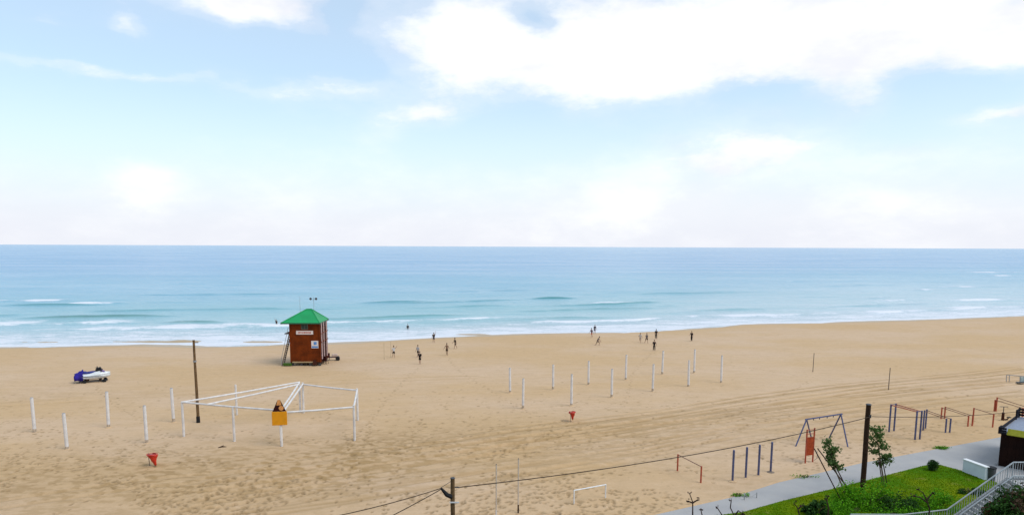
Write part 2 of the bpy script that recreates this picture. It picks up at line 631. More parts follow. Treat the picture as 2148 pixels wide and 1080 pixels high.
# ------------------------------------------------------------------ terrain shape
SEA_Z = -0.9
SHORE_PX = [(-500, 738), (-200, 733), (0, 728), (150, 725), (300, 722), (450, 725), (590, 722), (700, 718), (800, 714), (900, 709), (1000, 704),
            (1074, 701), (1200, 698), (1300, 696), (1400, 691), (1480, 686), (1560, 680), (1640, 678), (1720, 677), (1800, 674),
            (1900, 671), (2000, 668), (2080, 664), (2148, 660), (2400, 650)]
sp = np.array([G(a, b, SEA_Z)[:2] for a, b in SHORE_PX])
sp = sp[np.argsort(sp[:, 0])]
SX = np.concatenate([[sp[0, 0] - 4000], sp[:, 0], [sp[-1, 0] + 4000]])
sl0 = (sp[2, 1] - sp[0, 1]) / (sp[2, 0] - sp[0, 0])
sl1 = 0.26
SY = np.concatenate([[sp[0, 1] - 4000 * sl0], sp[:, 1], [sp[-1, 1] + 4000 * sl1]])


def shore_y(x):
    return np.interp(x, SX, SY)


def ground_z(x, y):
    """broad beach profile: flat, then a slope down into the water"""
    t = (shore_y(x) - y) * 0.966                     # metres inland of the waterline
    return SEA_Z + 0.9 * np.clip((t) / 16.0, -1.2, 1.0) * np.where(t > 0, np.clip(1.5 - 0.5 * np.clip(t / 16, 0, 1), 0, 2), 1.0)


def on_beach(px, py):
    z = 0.0
    for _ in range(6):
        p = G(px, py, z)
        z = float(ground_z(np.array(p.x), np.array(p.y)))
    return Vector((p.x, p.y, z))


def hill_z(x, y):
    """bank below the viewpoint: rises towards the camera, and to the right beside the stair"""
    toe = 34.2 + 1.0 * (fbm(x * 0.12, x * 0 + 3.1, 5) - 0.5)
    a = (toe - y) * 0.425 - 0.05
    b = np.where(y < 37.9, np.clip((x - 23.9) * 0.66, -0.5, 3.0), -0.5)
    b = b + np.where(y < 35.75, 0.95 * np.clip((x - 24.2) / 1.5, 0, 1) * np.clip((35.75 - y) / 0.3, 0, 1), 0)
    b = b * np.clip((38.0 - y) / 0.15, 0, 1) - 0.5 * (1 - np.clip((38.0 - y) / 0.15, 0, 1))
    z = np.minimum(np.maximum(a, b), 14.2)
    return z


# path and lawn outlines, on the ground
PATH_UP = [G(a, b) for a, b in ((1380, 1079), (1534, 1044), (1633, 1012.6), (1808, 971.7), (2001, 935.5), (2095, 918))]
d0 = (PATH_UP[0] - PATH_UP[1]).normalized()
d1 = (PATH_UP[-1] - PATH_UP[-2]).normalized()
PATH_UP = [PATH_UP[0] + d0 * 30] + PATH_UP + [PATH_UP[-1] + d1 * 60]
LAWN_UP = [G(a, b) for a, b in ((1560, 1076), (1640, 1053), (1732, 1031), (1820, 1009), (1934, 979.5), (1962, 975), (1976, 978), (2020, 990), (2068, 1004.5))]
ux = np.array([p.x for p in PATH_UP])
uy = np.array([p.y for p in PATH_UP])


def path_upper(x):
    return np.interp(x, ux, uy)


# ------------------------------------------------------------------ beach sand sheet
def smoothstep(a, b, x):
    t = np.clip((x - a) / (b - a), 0, 1)
    return t * t * (3 - 2 * t)


def seg_dist(X, Y, pts):
    d = np.full(X.shape, 1e9)
    for (x0, y0), (x1, y1) in zip(pts[:-1], pts[1:]):
        vx_, vy_ = x1 - x0, y1 - y0
        L = vx_ * vx_ + vy_ * vy_
        t = np.clip(((X - x0) * vx_ + (Y - y0) * vy_) / L, 0, 1)
        d = np.minimum(d, np.hypot(X - x0 - t * vx_, Y - y0 - t * vy_))
    return d


def build_beach():
    ys = [-120, -60, -20, 0, 10, 20, 27, 32, 35]
    y = 36.0
    while y < 185:
        ys.append(y)
        y += 0.10 + 0.0016 * (y - 36)
    ys += [195, 215, 260, 340, 500, 900]
    ys = np.array(ys)
    u = np.concatenate([np.linspace(-14, -1.2, 20)[:-1], np.linspace(-1.2, -0.8, 50)[:-1], np.linspace(-0.8, 0.8, 900), np.linspace(0.8, 1.2, 50)[1:], np.linspace(1.2, 14, 20)[1:]])
    X = u[None, :] * (np.maximum(ys, 30)[:, None] + 4)
    Y = np.repeat(ys[:, None], len(u), 1)
    sh = shore_y(X)
    t = (sh - Y) * 0.966
    Z = ground_z(X, Y)
    dry = smoothstep(2, 14, t)
    Z = Z + dry * ((fbm(X * 0.07, Y * 0.10, 1, 3) - 0.5) * 0.22 + (fbm(X * 0.7, Y * 0.9, 9, 3) - 0.5) * 0.055)
    for px_, py_, rx_, hh_ in ((75, 717, 7.0, .34), (300, 716, 8.5, .30), (545, 716.5, 5.0, .30), (960, 700.5, 6.0, .22), (395, 715.5, 3.0, .30)):
        c_ = G(px_, py_, SEA_Z)
        Z = Z + hh_ * np.exp(-((X - c_.x) / rx_) ** 4 - ((Y - c_.y - 0.16 * (X - c_.x) * 0) / 1.7) ** 2) * (0.75 + 0.5 * fbm(X * 0.5, Y * 0.8, 19, 3))
    # vehicle tracks
    track = np.zeros_like(X)
    lines = [[(430, 1010), (760, 960), (1074, 912), (1330, 880), (1560, 842), (1800, 812), (2148, 775)],
             [(560, 1020), (900, 968), (1200, 918), (1500, 872), (1800, 828), (2148, 790)],
             [(-100, 1075), (300, 1015), (640, 985), (980, 938), (1300, 896), (1640, 850), (2148, 798)],
             [(-50, 850), (200, 836), (420, 822), (700, 800), (1000, 790)],
             [(300, 1090), (760, 1035), (1100, 985), (1400, 935), (1700, 880), (2000, 838)],
             [(1000, 1030), (1200, 985), (1500, 920), (1900, 848)],
             [(-50, 1000), (300, 962), (700, 955), (1074, 900)]]
    lines += [[(x_, y_ + dy_ + (x_ - 1000) * sk_) for x_, y_ in lines[0]] for dy_, sk_ in ((14, .004), (27, -.003), (41, .006), (-9, .004), (62, -.006), (80, .004))]
    lanes = [(1, .8), (1, .75), (1, .65), (1, .35), (1, .55), (1, .5), (1, .3)] + [(1, .6)] * 4 + [(1, .5)] * 2
    wob = (fbm(X * 0.05, Y * 0.05, 21, 3) - 0.5) * 3.0
    near = (Y > 36) & (Y < 110)
    brs = {o_: smoothstep(0.32, 0.62, fbm(X * 0.13 + o_ * 9, Y * 0.3, 31, 3)) for o_ in (-0.85, 0.85)}
    for ln, (_, w) in zip(lines, lanes):
        pts = [tuple(G(a, b)[:2]) for a, b in ln]
        for off in (-0.85, 0.85):
            p2 = [(x, y_ + off * 1.1) for x, y_ in pts]
            d = np.full(X.shape, 9.0)
            d[near] = seg_dist(X[near], Y[near] + wob[near] * 0.3, p2)
            prof = np.exp(-(d / 0.24) ** 2)
            br = brs[off]
            track = np.maximum(track, prof * min(1, w * 1.3) * (0.5 + 0.5 * br))
            Z = Z - prof * 0.06 * w * 1.6 + np.exp(-((d - 0.5) / 0.18) ** 2) * 0.035 * w
    # worn darker band of turned-up sand along the tracks, ragged patches
    def blob(px, py, rx, ry, w, rot=0.0):
        c = G(px, py)
        xx, yy = X - c.x, Y - c.y
        cr, sr = math.cos(rot), math.sin(rot)
        a, b_ = (xx * cr + yy * sr) / rx, (-xx * sr + yy * cr) / ry
        return w * np.exp(-(a * a + b_ * b_))
    zone = (blob(1150, 930, 34, 7, .55, .25) + blob(600, 985, 22, 6, .5, .15) + blob(770, 960, 4, 9, .5, -.2)
            + blob(100, 1030, 18, 7, .5, .1) + blob(1900, 915, 7, 3, .45, .3) + blob(1560, 1015, 3.2, 1.6, .4, .3) + blob(60, 830, 30, 3, .25, .05)
            + blob(1500, 880, 40, 4, .4, .25))
    zone = zone * (0.28 + 0.6 * smoothstep(0.44, 0.64, fbm(X * 1.9, Y * 3.2, 44, 3)))
    track = np.clip(np.maximum(track, zone), 0, 1)
    # footprints: dimples pressed into the sheet
    foot = np.zeros_like(X)
    prints = []
    trails = [((880, 770), (700, 960)), ((700, 960), (760, 1090)), ((720, 900), (830, 1090)), ((1200, 885), (1020, 980)), ((1500, 1010), (1250, 900)), ((1270, 880), (900, 1010)),
              ((0, 960), (320, 975)), ((320, 980), (120, 1090)), ((590, 945), (420, 1090)), ((1400, 960), (1650, 870)), ((940, 750), (1100, 870)),
              ((1370, 740), (1290, 850)), ((640, 790), (840, 770)), ((200, 810), (360, 920)), ((1700, 800), (1480, 890)), ((1000, 1080), (1420, 930)), ((1850, 920), (2090, 880)),
              ((560, 1000), (100, 900)), ((820, 1000), (1500, 985)), ((250, 1060), (720, 1020)), ((880, 880), (800, 1085)), ((780, 890), (690, 1085)), ((1900, 820), (1500, 760)), ((2100, 800), (1800, 760))]
    for (a, b_) in trails:
        p, q = G(*a), G(*b_)
        L = (q - p).length
        d = (q - p) / L
        nn = Vector((-d.y, d.x, 0))
        k = 0.0
        side = 1
        drift = random.uniform(-1, 1)
        while k < L:
            c = p + d * k + nn * (side * 0.13 + drift * math.sin(k * 0.12) * 0.8 + random.gauss(0, 0.10))
            prints.append((c.x, c.y, math.atan2(d.y, d.x) + random.gauss(0, .2), random.uniform(.75, 1.25)))
            k += random.uniform(.6, .85)
            side = -side
    # scuffed ground: scattered single prints, denser towards the lower left and the playground
    for _ in range(9000):
        px, py = random.uniform(-40, 2180), 790 + 300 * random.random() ** 0.8
        c = G(px, py)
        dens = float(fbm(np.array(c.x * 0.11), np.array(c.y * 0.16), 61, 3))
        if dens < 0.46 or random.random() > (py - 730) / 330:
            continue
        prints.append((c.x, c.y, random.uniform(0, 6.28), random.uniform(.6, 1.3)))
    row_y = ys
    for (cx, cy, a, s_) in prints:
        if path_upper(cx) + 0.3 > cy:
            continue
        j0, j1 = np.searchsorted(row_y, (cy - 0.5, cy + 0.5))
        if j1 <= j0:
            continue
        xr = X[j0:j1]
        k0 = max(0, np.searchsorted(xr[len(xr) // 2], cx - 0.6))
        k1 = np.searchsorted(xr[len(xr) // 2], cx + 0.6)
        xx, yy = X[j0:j1, k0:k1] - cx, Y[j0:j1, k0:k1] - cy
        p_, q_ = (xx * math.cos(a) + yy * math.sin(a)) / (0.17 * s_), (-xx * math.sin(a) + yy * math.cos(a)) / (0.10 * s_)
        r2 = p_ * p_ + q_ * q_
        g = np.exp(-r2 * r2)
        Z[j0:j1, k0:k1] -= 0.06 * g - 0.018 * np.exp(-(np.sqrt(r2) - 1.6) ** 2 * 4)
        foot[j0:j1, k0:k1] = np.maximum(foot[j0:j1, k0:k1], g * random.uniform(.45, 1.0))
    # stays under the paving, drifts a little onto its edge
    up = path_upper(X) + (fbm(X * 0.6, Y * 0.2, 77, 3) - 0.5) * 0.5
    inside = smoothstep(0.25, -0.25, Y - up)
    Z = np.where(Y < up + 3, Z * smoothstep(0, 3, Y - up) , Z)
    Z = Z * (1 - inside) + (-0.30) * inside + (1 - inside) * 0.055 * smoothstep(1.2, 0, Y - up)
    track *= 1 - inside
    wet = smoothstep(9.0, 1.0, t + (fbm(X * 0.06, Y * 0.02, 88, 3) - 0.5) * 7) * 0.9
    o = grid_mesh('beach_sand', X, Y, Z, M_sand, {'track': track, 'foot': foot, 'wet': wet})
    tag(o, kind='structure')


build_beach()


# ------------------------------------------------------------------ sea: swell, breakers and foam
def build_sea():
    t = [-9.0]
    while t[-1] < 70:
        t.append(t[-1] + 0.28)
    while t[-1] < 420:
        t.append(t[-1] + 0.28 + (t[-1] - 70) * 0.010)
    while t[-1] < 90000:
        t.append(t[-1] * 1.16)
    t = np.array(t)
    u = np.concatenate([np.linspace(-3.0, -0.85, 60)[:-1], np.linspace(-0.85, 0.85, 620), np.linspace(0.85, 3.0, 60)[1:]])
    # columns fan out from the viewpoint; rows follow the waterline
    Tn = np.repeat(t[:, None], len(u), 1)
    X = np.zeros_like(Tn)
    Y = np.zeros_like(Tn)
    for it in range(14):
        Y = shore_y(np.clip(X, -700, 900)) + Tn / 0.966
        X = X * 0.5 + 0.5 * u[None, :] * np.clip(Y, 60, None)
    Y = shore_y(np.clip(X, -700, 900)) + Tn / 0.966
    Z = np.full_like(X, SEA_Z)
    warp = (fbm(X * 0.02, Y * 0.03, 3, 3) - 0.5) * 22
    env = smoothstep(-1, 25, Tn) * (1 - smoothstep(260, 420, Tn))
    s1 = np.sin((Tn + warp) * 2 * math.pi / 15.0)
    s2 = np.sin((Tn * 0.96 + 0.28 * X + warp * 0.6) * 2 * math.pi / 8.3)
    s3 = np.sin((Tn * 1.02 - 0.20 * X + warp * 1.4) * 2 * math.pi / 11.0)
    amp = 0.5 + fbm(X * 0.015, Y * 0.03, 17, 3)
    Z += env * amp * (0.055 * (np.abs(s1) ** 1.5 * np.sign(s1)) + 0.022 * s2 + 0.028 * s3)
    foam = np.zeros_like(X)
    face = np.zeros_like(X)

    def wave(px, py, half, h, fo=0.0, fo_off=0.0, fo_w=1.5, dark=1.0, ragged=True):
        """a rolling wave at a photograph position: crest length, height, foam on it"""
        c = G(px, py, SEA_Z)
        tc_ = (c.y - float(shore_y(np.array(c.x)))) * 0.966
        nonlocal Z, foam, face
        r0, r1 = np.searchsorted(t, (tc_ - 14, tc_ + 18))
        x1 = X[r0:r1]
        bend = (fbm(x1 * 0.045, x1 * 0 + py * 0.37, 51, 4) - 0.5) * (7.0 if ragged else 3.0) + (fbm(x1 * 0.35, x1 * 0 + py * 0.71, 53, 3) - 0.5) * 1.4
        w = np.exp(-np.abs((x1 - c.x) / half) ** 3) if not ragged else np.exp(-np.abs((x1 - c.x) / half) ** 3) * (0.35 + 0.9 * smoothstep(0.22, 0.72, fbm(x1 * 0.10, x1 * 0 + py * 0.53, 57, 4)))
        d = Tn[r0:r1] - tc_ - bend                # + is seaward
        prof = np.where(d > 0, np.exp(-(d / 2.6) ** 2), np.exp(-(d / 0.75) ** 2))
        Z[r0:r1] += h * w * prof
        fm = np.exp(-((d + 0.45) / 0.55) ** 2) * w
        face[r0:r1] = np.maximum(face[r0:r1], np.clip(fm * dark, 0, 1))
        if fo:
            ff = 0.84 * w * fo * np.exp(-(np.where(d > fo_off, (d - fo_off) / (fo_w * 1.7), (d - fo_off) / (fo_w * 0.8))) ** 2)
            foam[r0:r1] = np.maximum(foam[r0:r1], ff)

    # unbroken green faces
    wave(205, 666, 14, .68, 0.0, 0, 1.5, 1.0, False)
    wave(410, 676, 6, .55, 0.0, 0, 1.5, .85, False)
    wave(1160, 626, 7, .6, 0.0, 0, 1, .9, False)
    wave(820, 666, 16, .45, .3, .8, 1.2, .6, False)
    wave(950, 633, 20, .35, .0, 0, 1, .45)
    wave(830, 634, 9, .4, .0, 0, 1, .55, False)
    wave(960, 644, 12, .35, .0, 0, 1, .35)
    wave(1300, 638, 20, .4, .35, .6, 1.0, .5)
    wave(110, 640, 12, .5, .0, 0, 1, .6, False)
    wave(1080, 668, 22, .3, .3, .3, 1.0, .35)
    wave(1250, 650, 22, .32, .25, .3, 1.0, .35)
    wave(5, 661, 3, .5, .2, .5, 1.0, .7)
    wave(560, 648, 20, .3, 0, 0, 1, .3)
    wave(330, 652, 18, .3, 0, 0, 1, .3)
    wave(1560, 650, 24, .3, .2, .4, 1.2, .3)
    wave(1850, 640, 20, .35, .55, .4, 1.6, .3)
    wave(1480, 615, 30, .3, 0, 0, 1, .25)
    wave(1750, 600, 24, .3, 0, 0, 1, .25)
    wave(1010, 610, 30, .3, 0, 0, 1, .25)
    wave(430, 618, 30, .3, 0, 0, 1, .25)
    # whitecaps and breaking lines
    wave(50, 631, 12, .35, 1.3, 0, 3.6, .1)
    wave(195, 636, 7, .4, 1.3, .2, 3.2, .2)
    wave(1280, 637, 9, .3, 1.2, .2, 2.0, .1)
    wave(1395, 641, 4, .3, .5, .2, 1.0, .1)
    wave(2090, 571, 24, .4, 1.2, 0, 9.0, .1)
    wave(2120, 578, 18, .3, 1.0, 0, 7.0, .1)
    wave(1690, 590, 14, .3, .9, 0, 5.0, .1)
    wave(2010, 602, 20, .3, 1.15, 0, 6.0, .1)
    wave(1960, 607, 14, .3, 1.0, 0, 4.0, .1)
    wave(1870, 631, 10, .3, 1.2, 0, 4.6, .1)
    wave(1840, 624, 5, .3, .5, 0, 1.5, .1)
    wave(2050, 630, 16, .3, 1.1, 0, 4.0, .1)
    wave(110, 680, 22, .35, 1.35, 1.2, 4.2, .1)
    wave(330, 687, 24, .3, 1.25, 1.0, 3.6, .1)
    wave(540, 683, 16, .3, 1.2, .8, 2.8, .1)
    wave(760, 676, 18, .3, 1.2, .8, 2.4, .1)
    wave(960, 672, 22, .3, 1.2, .6, 2.2, .1)
    wave(1180, 676, 20, .25, 1.1, .4, 2.4, .1)
    wave(1400, 668, 22, .25, 1.1, .4, 2.6, .1)
    wave(1620, 662, 22, .25, 1.1, .4, 3.0, .1)
    wave(1830, 655, 22, .25, 1.15, .4, 3.6, .1)
    wave(2050, 646, 22, .25, 1.2, .4, 4.2, .1)
    wave(90, 707, 20, .12, .9, .4, 1.6, .1)
    wave(620, 705, 22, .12, .9, .4, 1.6, .1)
    wave(1350, 682, 30, .12, .95, .4, 2.0, .1)
    # swash and backwash foam near the sand
    wide = np.interp(X, [-110, -60, -20, 0, 40, 80, 120], [34, 33, 30, 26, 26, 30, 36])
    sw = 0.40 * smoothstep(wide * 1.35, wide * 0.7, Tn) + 0.40 * smoothstep(wide * 0.75, wide * 0.2, Tn) + 0.30 * smoothstep(3.2, 0.5, np.abs(Tn - 1.0))
    sw *= 0.50 + 0.85 * fbm(X * 0.06, Y * 0.22, 71, 4)
    foam = np.maximum(foam, sw)
    ml = np.interp(X, [-110, -40, 0, 40, 80, 120, 160], [60, 56, 50, 70, 120, 150, 170])  # reaches far out on the right, where the pale colour imitates reflected cloud
    milky_reflect = smoothstep(ml * 1.3, ml * 0.1, Tn) * np.interp(X, [-60, 0, 60, 110], [.55, .6, .8, .9])
    tongue = (fbm(X * 0.09, X * 0 + 5.0, 91, 4) - 0.5)
    # thin film of the last wave running up the sand
    lift = smoothstep(3.0, -3.0, Tn) * (0.07 + 0.95 * tongue)
    Z += lift
    depth = 1 - np.exp(-np.clip(Tn, 0, None) / 190.0)
    depth = np.clip(depth, 0, 1)
    face *= 1 - smoothstep(0.2, 0.8, foam)
    o = grid_mesh('sea', X, Y, Z, M_sea, {'depth': depth, 'foam': np.clip(foam, 0, 1.4), 'face': np.clip(face, 0, 1), 'milky_reflect': milky_reflect})
    tag(o, kind='structure')


build_sea()


# ------------------------------------------------------------------ paving, lawn, bank
def sheet(name, poly, z, thick, mat):
    m = MB()
    n = len(poly)
    m.add([(p[0], p[1], z) for p in poly] + [(p[0], p[1], z - thick) for p in poly],
          [tuple(range(n))] + [(i, i + n, (i + 1) % n + n, (i + 1) % n) for i in range(n)])
    return tag(m.build(name, mat), kind='structure')


path_poly = [(p.x, p.y) for p in PATH_UP] + [(PATH_UP[-1].x, 12), (PATH_UP[0].x, 12)]
sheet('promenade_path', path_poly, 0.05, 0.3, M_path)
# lawn outline, smoothed, closed off under the bank
lp = [(p.x, p.y) for p in LAWN_UP]
lawn_poly = [(lp[0][0] - 16, lp[0][1] - 5.2)] + lp + [(lp[-1][0] + 0.5, 39.3), (lp[-1][0] - 1, 33), (lp[0][0] - 16, 28)]
sheet('lawn', lawn_poly, 0.11, 0.2, M_lawn)

hx = np.linspace(-90, 70, 240)
hy = np.concatenate([np.linspace(-60, 26, 60)[:-1], np.linspace(26, 38.1, 90)])
HX, HY = np.meshgrid(hx, hy)
HZ = hill_z(HX, HY)
HZ = HZ + np.where(HZ > 0.1, (fbm(HX * 0.8, HY * 0.8, 13, 3) - 0.5) * 0.25, 0)
HZ = np.where(HZ > 14.0, 14.2, HZ)
tag(grid_mesh('hillside', HX, HY, HZ, M_soil), kind='structure')


def point_in_poly(x, y, poly):
    c = False
    j = len(poly) - 1
    for i in range(len(poly)):
        xi, yi = poly[i]
        xj, yj = poly[j]
        if (yi > y) != (yj > y) and x < (xj - xi) * (y - yi) / (yj - yi) + xi:
            c = not c
        j = i
    return c


def tufts(name, pts, h0, h1, mat, width=0.02, lean=0.5):
    v, f = [], []
    for (x, y, z) in pts:
        a = random.uniform(0, 6.28)
        h = random.uniform(h0, h1)
        w = width * random.uniform(.7, 1.4)
        l = random.uniform(0, lean) * h
        b_ = random.uniform(0, 6.28)
        dx, dy = math.cos(a) * w, math.sin(a) * w
        o = len(v)
        v += [(x - dx, y - dy, z), (x + dx, y + dy, z), (x + math.cos(b_) * l, y + math.sin(b_) * l, z + h)]
        f.append((o, o + 1, o + 2))
    me = bpy.data.meshes.new(name)
    me.from_pydata(v, [], f)
    return link(name, me, mat)


M_grass = leaf_mat('grass_blade', (0.075, 0.19, 0.001), (0.19, 0.26, 0.001), 0.45)
gp = []
while len(gp) < 34000:
    x, y = random.uniform(8, 38), random.uniform(36.5, 54)
    if point_in_poly(x, y, lawn_poly):
        gp.append((x, y, 0.10))
tag(tufts('lawn_grass', gp, 0.03, 0.085, M_grass, 0.03), 'short bright green grass covering the lawn', 'grass', kind='stuff')


# ------------------------------------------------------------------ vegetation makers
def leaf_cloud(n, centre_r, squash, size, ball=False, seed=0, flat=0.5, lobes=9):
    """leaf-sized faces gathered in clumps through the crown's volume"""
    r_ = random.Random(seed)
    cl_ = []
    for i in range(lobes):
        while True:
            p = Vector((r_.uniform(-1, 1), r_.uniform(-1, 1), r_.uniform(-0.2, 1)))
            if p.length < 1:
                break
        if ball:
            p = Vector((p.x, p.y, r_.uniform(-1, 1))).normalized() * .62 + Vector((0, 0, .9))
        cl_.append((Vector((p.x * centre_r[0], p.y * centre_r[1], p.z * centre_r[2])), r_.uniform(.25, .5)))
    v, f = [], []
    for i in range(n):
        c, k = cl_[r_.randrange(lobes)]
        d = Vector((r_.gauss(0, 1), r_.gauss(0, 1), r_.gauss(0, 1))).normalized() * (r_.random() ** 0.4)
        p = c + Vector((d.x * centre_r[0] * k, d.y * centre_r[1] * k, d.z * centre_r[2] * k * squash))
        if p.z < 0.02:
            p.z = r_.uniform(0.02, 0.2)
        nrm = (d + Vector((r_.gauss(0, .6), r_.gauss(0, .6), r_.gauss(0.3, .6)))).normalized()
        a = nrm.cross(Vector((r_.gauss(0, 1), r_.gauss(0, 1), r_.gauss(0, 1)))).normalized()
        b_ = nrm.cross(a)
        L = size * r_.uniform(.6, 1.4)
        W = L * flat
        o = len(v)
        v += [tuple(p - a * L * .5), tuple(p + b_ * W * .5 + nrm * L * .06), tuple(p + a * L * .5), tuple(p - b_ * W * .5 + nrm * L * .06)]
        f.append((o, o + 1, o + 2, o + 3))
    return v, f


def shrub(name, loc, rad, mat, label, ball=False, n=1500, size=0.12, seed=1, lobes=12, flat=.5, group=None, cat='shrub'):
    t_ = thing(name, loc, label, cat, group)
    v, f = leaf_cloud(n, rad, 1.0, size, ball, seed=seed, lobes=lobes, flat=flat)
    m = MB().add(v, f)
    me = m.data('foliage')
    link('foliage', me, mat, t_)
    st = MB()
    r_ = random.Random(seed + 50)
    for i in range(7):
        a = r_.uniform(0, 6.28)
        e = Vector((math.cos(a) * rad[0] * .6, math.sin(a) * rad[1] * .6, rad[2] * r_.uniform(.5, .9)))
        st.tube([(0, 0, -0.15), e * .45 + Vector((0, 0, .08)), e], [.03, .02, .008], 5)
    st.build('stem', M_bark, t_)
    return t_


def hz_at(x, y):
    return max(0.08, float(hill_z(np.array(x), np.array(y))))


def at_ground(px, py, zs=0.1):
    """point on lawn / bank seen at a pixel"""
    d = ray(px, py)
    k = 5.0
    while k < 200:
        p = Vector((d.x * k, d.y * k, CAM_H + d.z * k))
        if p.z <= hz_at(p.x, p.y):
            return p
        k += 0.05
    return G(px, py)


# ------------------------------------------------------------------ lifeguard hut
def lifeguard_hut():
    a, b_ = G(611, 767), G(673, 767)
    c = (a + b_) / 2
    W = (b_ - a).length
    D = 4.0
    rz = R(2.0)
    h = thing('lifeguard_hut', (c.x, c.y, 0), 'tall red-brown wooden lifeguard hut with green hipped roof near the waterline', 'hut', rz=rz)
    hw = W / 2
    ZB, ZT = 0.55, 5.85
    # plank walls
    def planked(name, x0, x1, y0, y1, horiz, mat, z0=ZB, z1=ZT, hole=None):
        m = MB()
        nb = 22
        ph = (z1 - z0) / nb
        for i in range(nb):
            cz = z0 + (i + .5) * ph
            k = 0.012 * ((i * 37) % 5) / 5
            if horiz == 'x':
                m.box(((x0 + x1) / 2, y0 - k, cz), (x1 - x0, 0.06, ph - 0.018))
            else:
                m.box((x0 + k, (y0 + y1) / 2, cz), (0.06, y1 - y0, ph - 0.018))
        return m.build(name, mat, h)
    planked('front_wall', -hw + .06, hw - .06, 0.03, 0.03, 'x', M_cabin)
    planked('back_wall', -hw + .06, hw - .06, D - .03, D, 'x', M_cabin)
    planked('side_wall', hw - .04, hw, 0.1, D - .1, 'y', M_cabindark, ZB, ZT - 1.4)
    planked('side_wall', -hw + .04, -hw, 0.1, D - .1, 'y', M_cabindark)
    core = MB().box((0, D / 2, (ZB + ZT) / 2 - .35), (W - .2, D - .2, ZT - ZB - .9))
    core.build('inner_lining', M_cabindark, h)
    for sx in (-1, 1):
        for y in (0.0, D):
            MB().box((sx * hw, y, (ZB + ZT) / 2), (.14, .14, ZT - ZB + .02)).build('corner_post', M_cabin, h)
    # pale balcony posts on the seaward right side
    for y in (.35, 1.6, 3.2):
        MB().box((hw + .16, y, 3.35), (.1, .1, 4.9)).build('balcony_post', simple('faded_pink_paint', (0.72, 0.52, 0.50), .6, .2), h)
    MB().box((hw + .16, 2, 3.2), (.09, 3.9, .09)).box((hw + .16, 2, 4.35), (.09, 3.9, .09)).build('balcony_rail', M_cabin, h)
    # base beams, stubs and the dark gap under the floor
    MB().box((-.35, -.09, .52), (W - 1.1, .16, .14)).build('base_beam', simple('pale_timber', (0.42, 0.30, 0.16), .7), h)
    MB().box((0, D / 2, .47), (W + .1, D + .1, .16)).build('floor', M_cabindark, h)
    for sx in (-.92, -.3, .3, .92):
        for y in (.15, D - .15):
            MB().box((sx * hw, y, .15), (.28, .28, .5)).build('foundation_block', M_iron, h)
    MB().box((hw * .62, -.2, .48), (.55, .25, .62), taper=.7).build('step_box', M_cabindark, h)
    MB().bevbox((-hw - .45, -.1, .22), (1.1, .5, .36), .06).build('green_crate', simple('green_plastic', (0.06, 0.12, 0.02), .6, .3), h)
    # roof: hipped, wide eave on the left
    x0, x1, y0, y1 = -hw - 1.05, hw + .12, -.45, D + .8
    zr = ZT - .02
    rx0, rx1, ry = -.15, .55, D * .45
    m = MB()
    m.add([(x0, y0, zr), (x1, y0, zr), (x1, y1, zr), (x0, y1, zr), (rx0, ry, zr + 1.62), (rx1, ry, zr + 1.62)],
          [(0, 1, 5, 4), (1, 2, 5), (2, 3, 4, 5), (3, 0, 4), (3, 2, 1, 0)])
    rf = m.build('roof', M_roofgreen, h)
    e = MB()
    for p, q in (((x0, y0), (x1, y0)), ((x1, y0), (x1, y1)), ((x1, y1), (x0, y1)), ((x0, y1), (x0, y0))):
        cx, cy = (p[0] + q[0]) / 2, (p[1] + q[1]) / 2
        L = math.hypot(q[0] - p[0], q[1] - p[1])
        e.box((cx, cy, zr - .07), (L + .06, .08, .16), math.atan2(q[1] - p[1], q[0] - p[0]))
    e.build('eave_board', simple('dark_green_trim', (0.02, 0.10, 0.05), .5), rf)
    r = MB()
    for p in ((x0, y0), (x1, y0), (x1, y1), (x0, y1)):
        r.tube([(p[0], p[1], zr + .02), (rx0 if p[0] < 0 else rx1, ry, zr + 1.66)], .05, 6)
    r.tube([(rx0, ry, zr + 1.66), (rx1, ry, zr + 1.66)], .06, 6)
    r.build('ridge_cap', M_roofgreen, rf)
    # antenna and loudspeakers above the roof
    MB().tube([(-1.1, 2.2, 6.4), (-1.1, 2.2, 9.2)], [.03, .012], 6).build('antenna', M_grey, h)
    mast = MB().tube([(.75, 2.3, 7.0), (.75, 2.3, 9.05)], .025, 6).tube([(.40, 2.3, 8.75), (1.1, 2.3, 8.75)], .02, 6).build('speaker_mast', M_grey, h)
    for x in (.38, 1.12):
        MB().tube([(x, 2.45, 8.85), (x, 2.32, 8.85), (x, 2.1, 8.85)], [.06, .08, .17], 10).build('loudspeaker', M_iron, mast)
    # window
    win = MB().box((-.02, -.01, ZT - .52), (.9, .08, .8)).build('window', simple('grey_green_frame', (0.13, 0.15, 0.12), .6), h)
    for x in (-.23, .19):
        MB().box((x, -.055, ZT - .52), (.36, .02, .66)).build('pane', M_tealglass, win)
    # notice boards
    sg = MB().box((-.02, -.05, ZT - 1.34), (2.25, .04, .5)).build('notice_board', M_signwhite, h)
    tx = MB()
    r_ = random.Random(3)
    x = -.9
    while x < .85:
        w = r_.uniform(.07, .16)
        tx.box((x + w / 2, -.075, ZT - 1.34), (w, .012, r_.uniform(.16, .26)))
        x += w + .06
    tx.build('lettering', M_redtext, sg)
    b2 = MB().box((1.28, -.05, ZT - 2.95), (.92, .04, 1.0)).build('information_sign', M_signwhite, h)
    MB().box((1.28, -.075, ZT - 3.27), (.8, .012, .22)).box((1.33, -.075, ZT - 2.78), (.4, .012, .4)).build('sign_print', M_signblue, b2)
    # ladder stair on the left
    lx0, lz0, lx1, lz1 = -hw - 1.25, .02, -hw - .12, 4.35
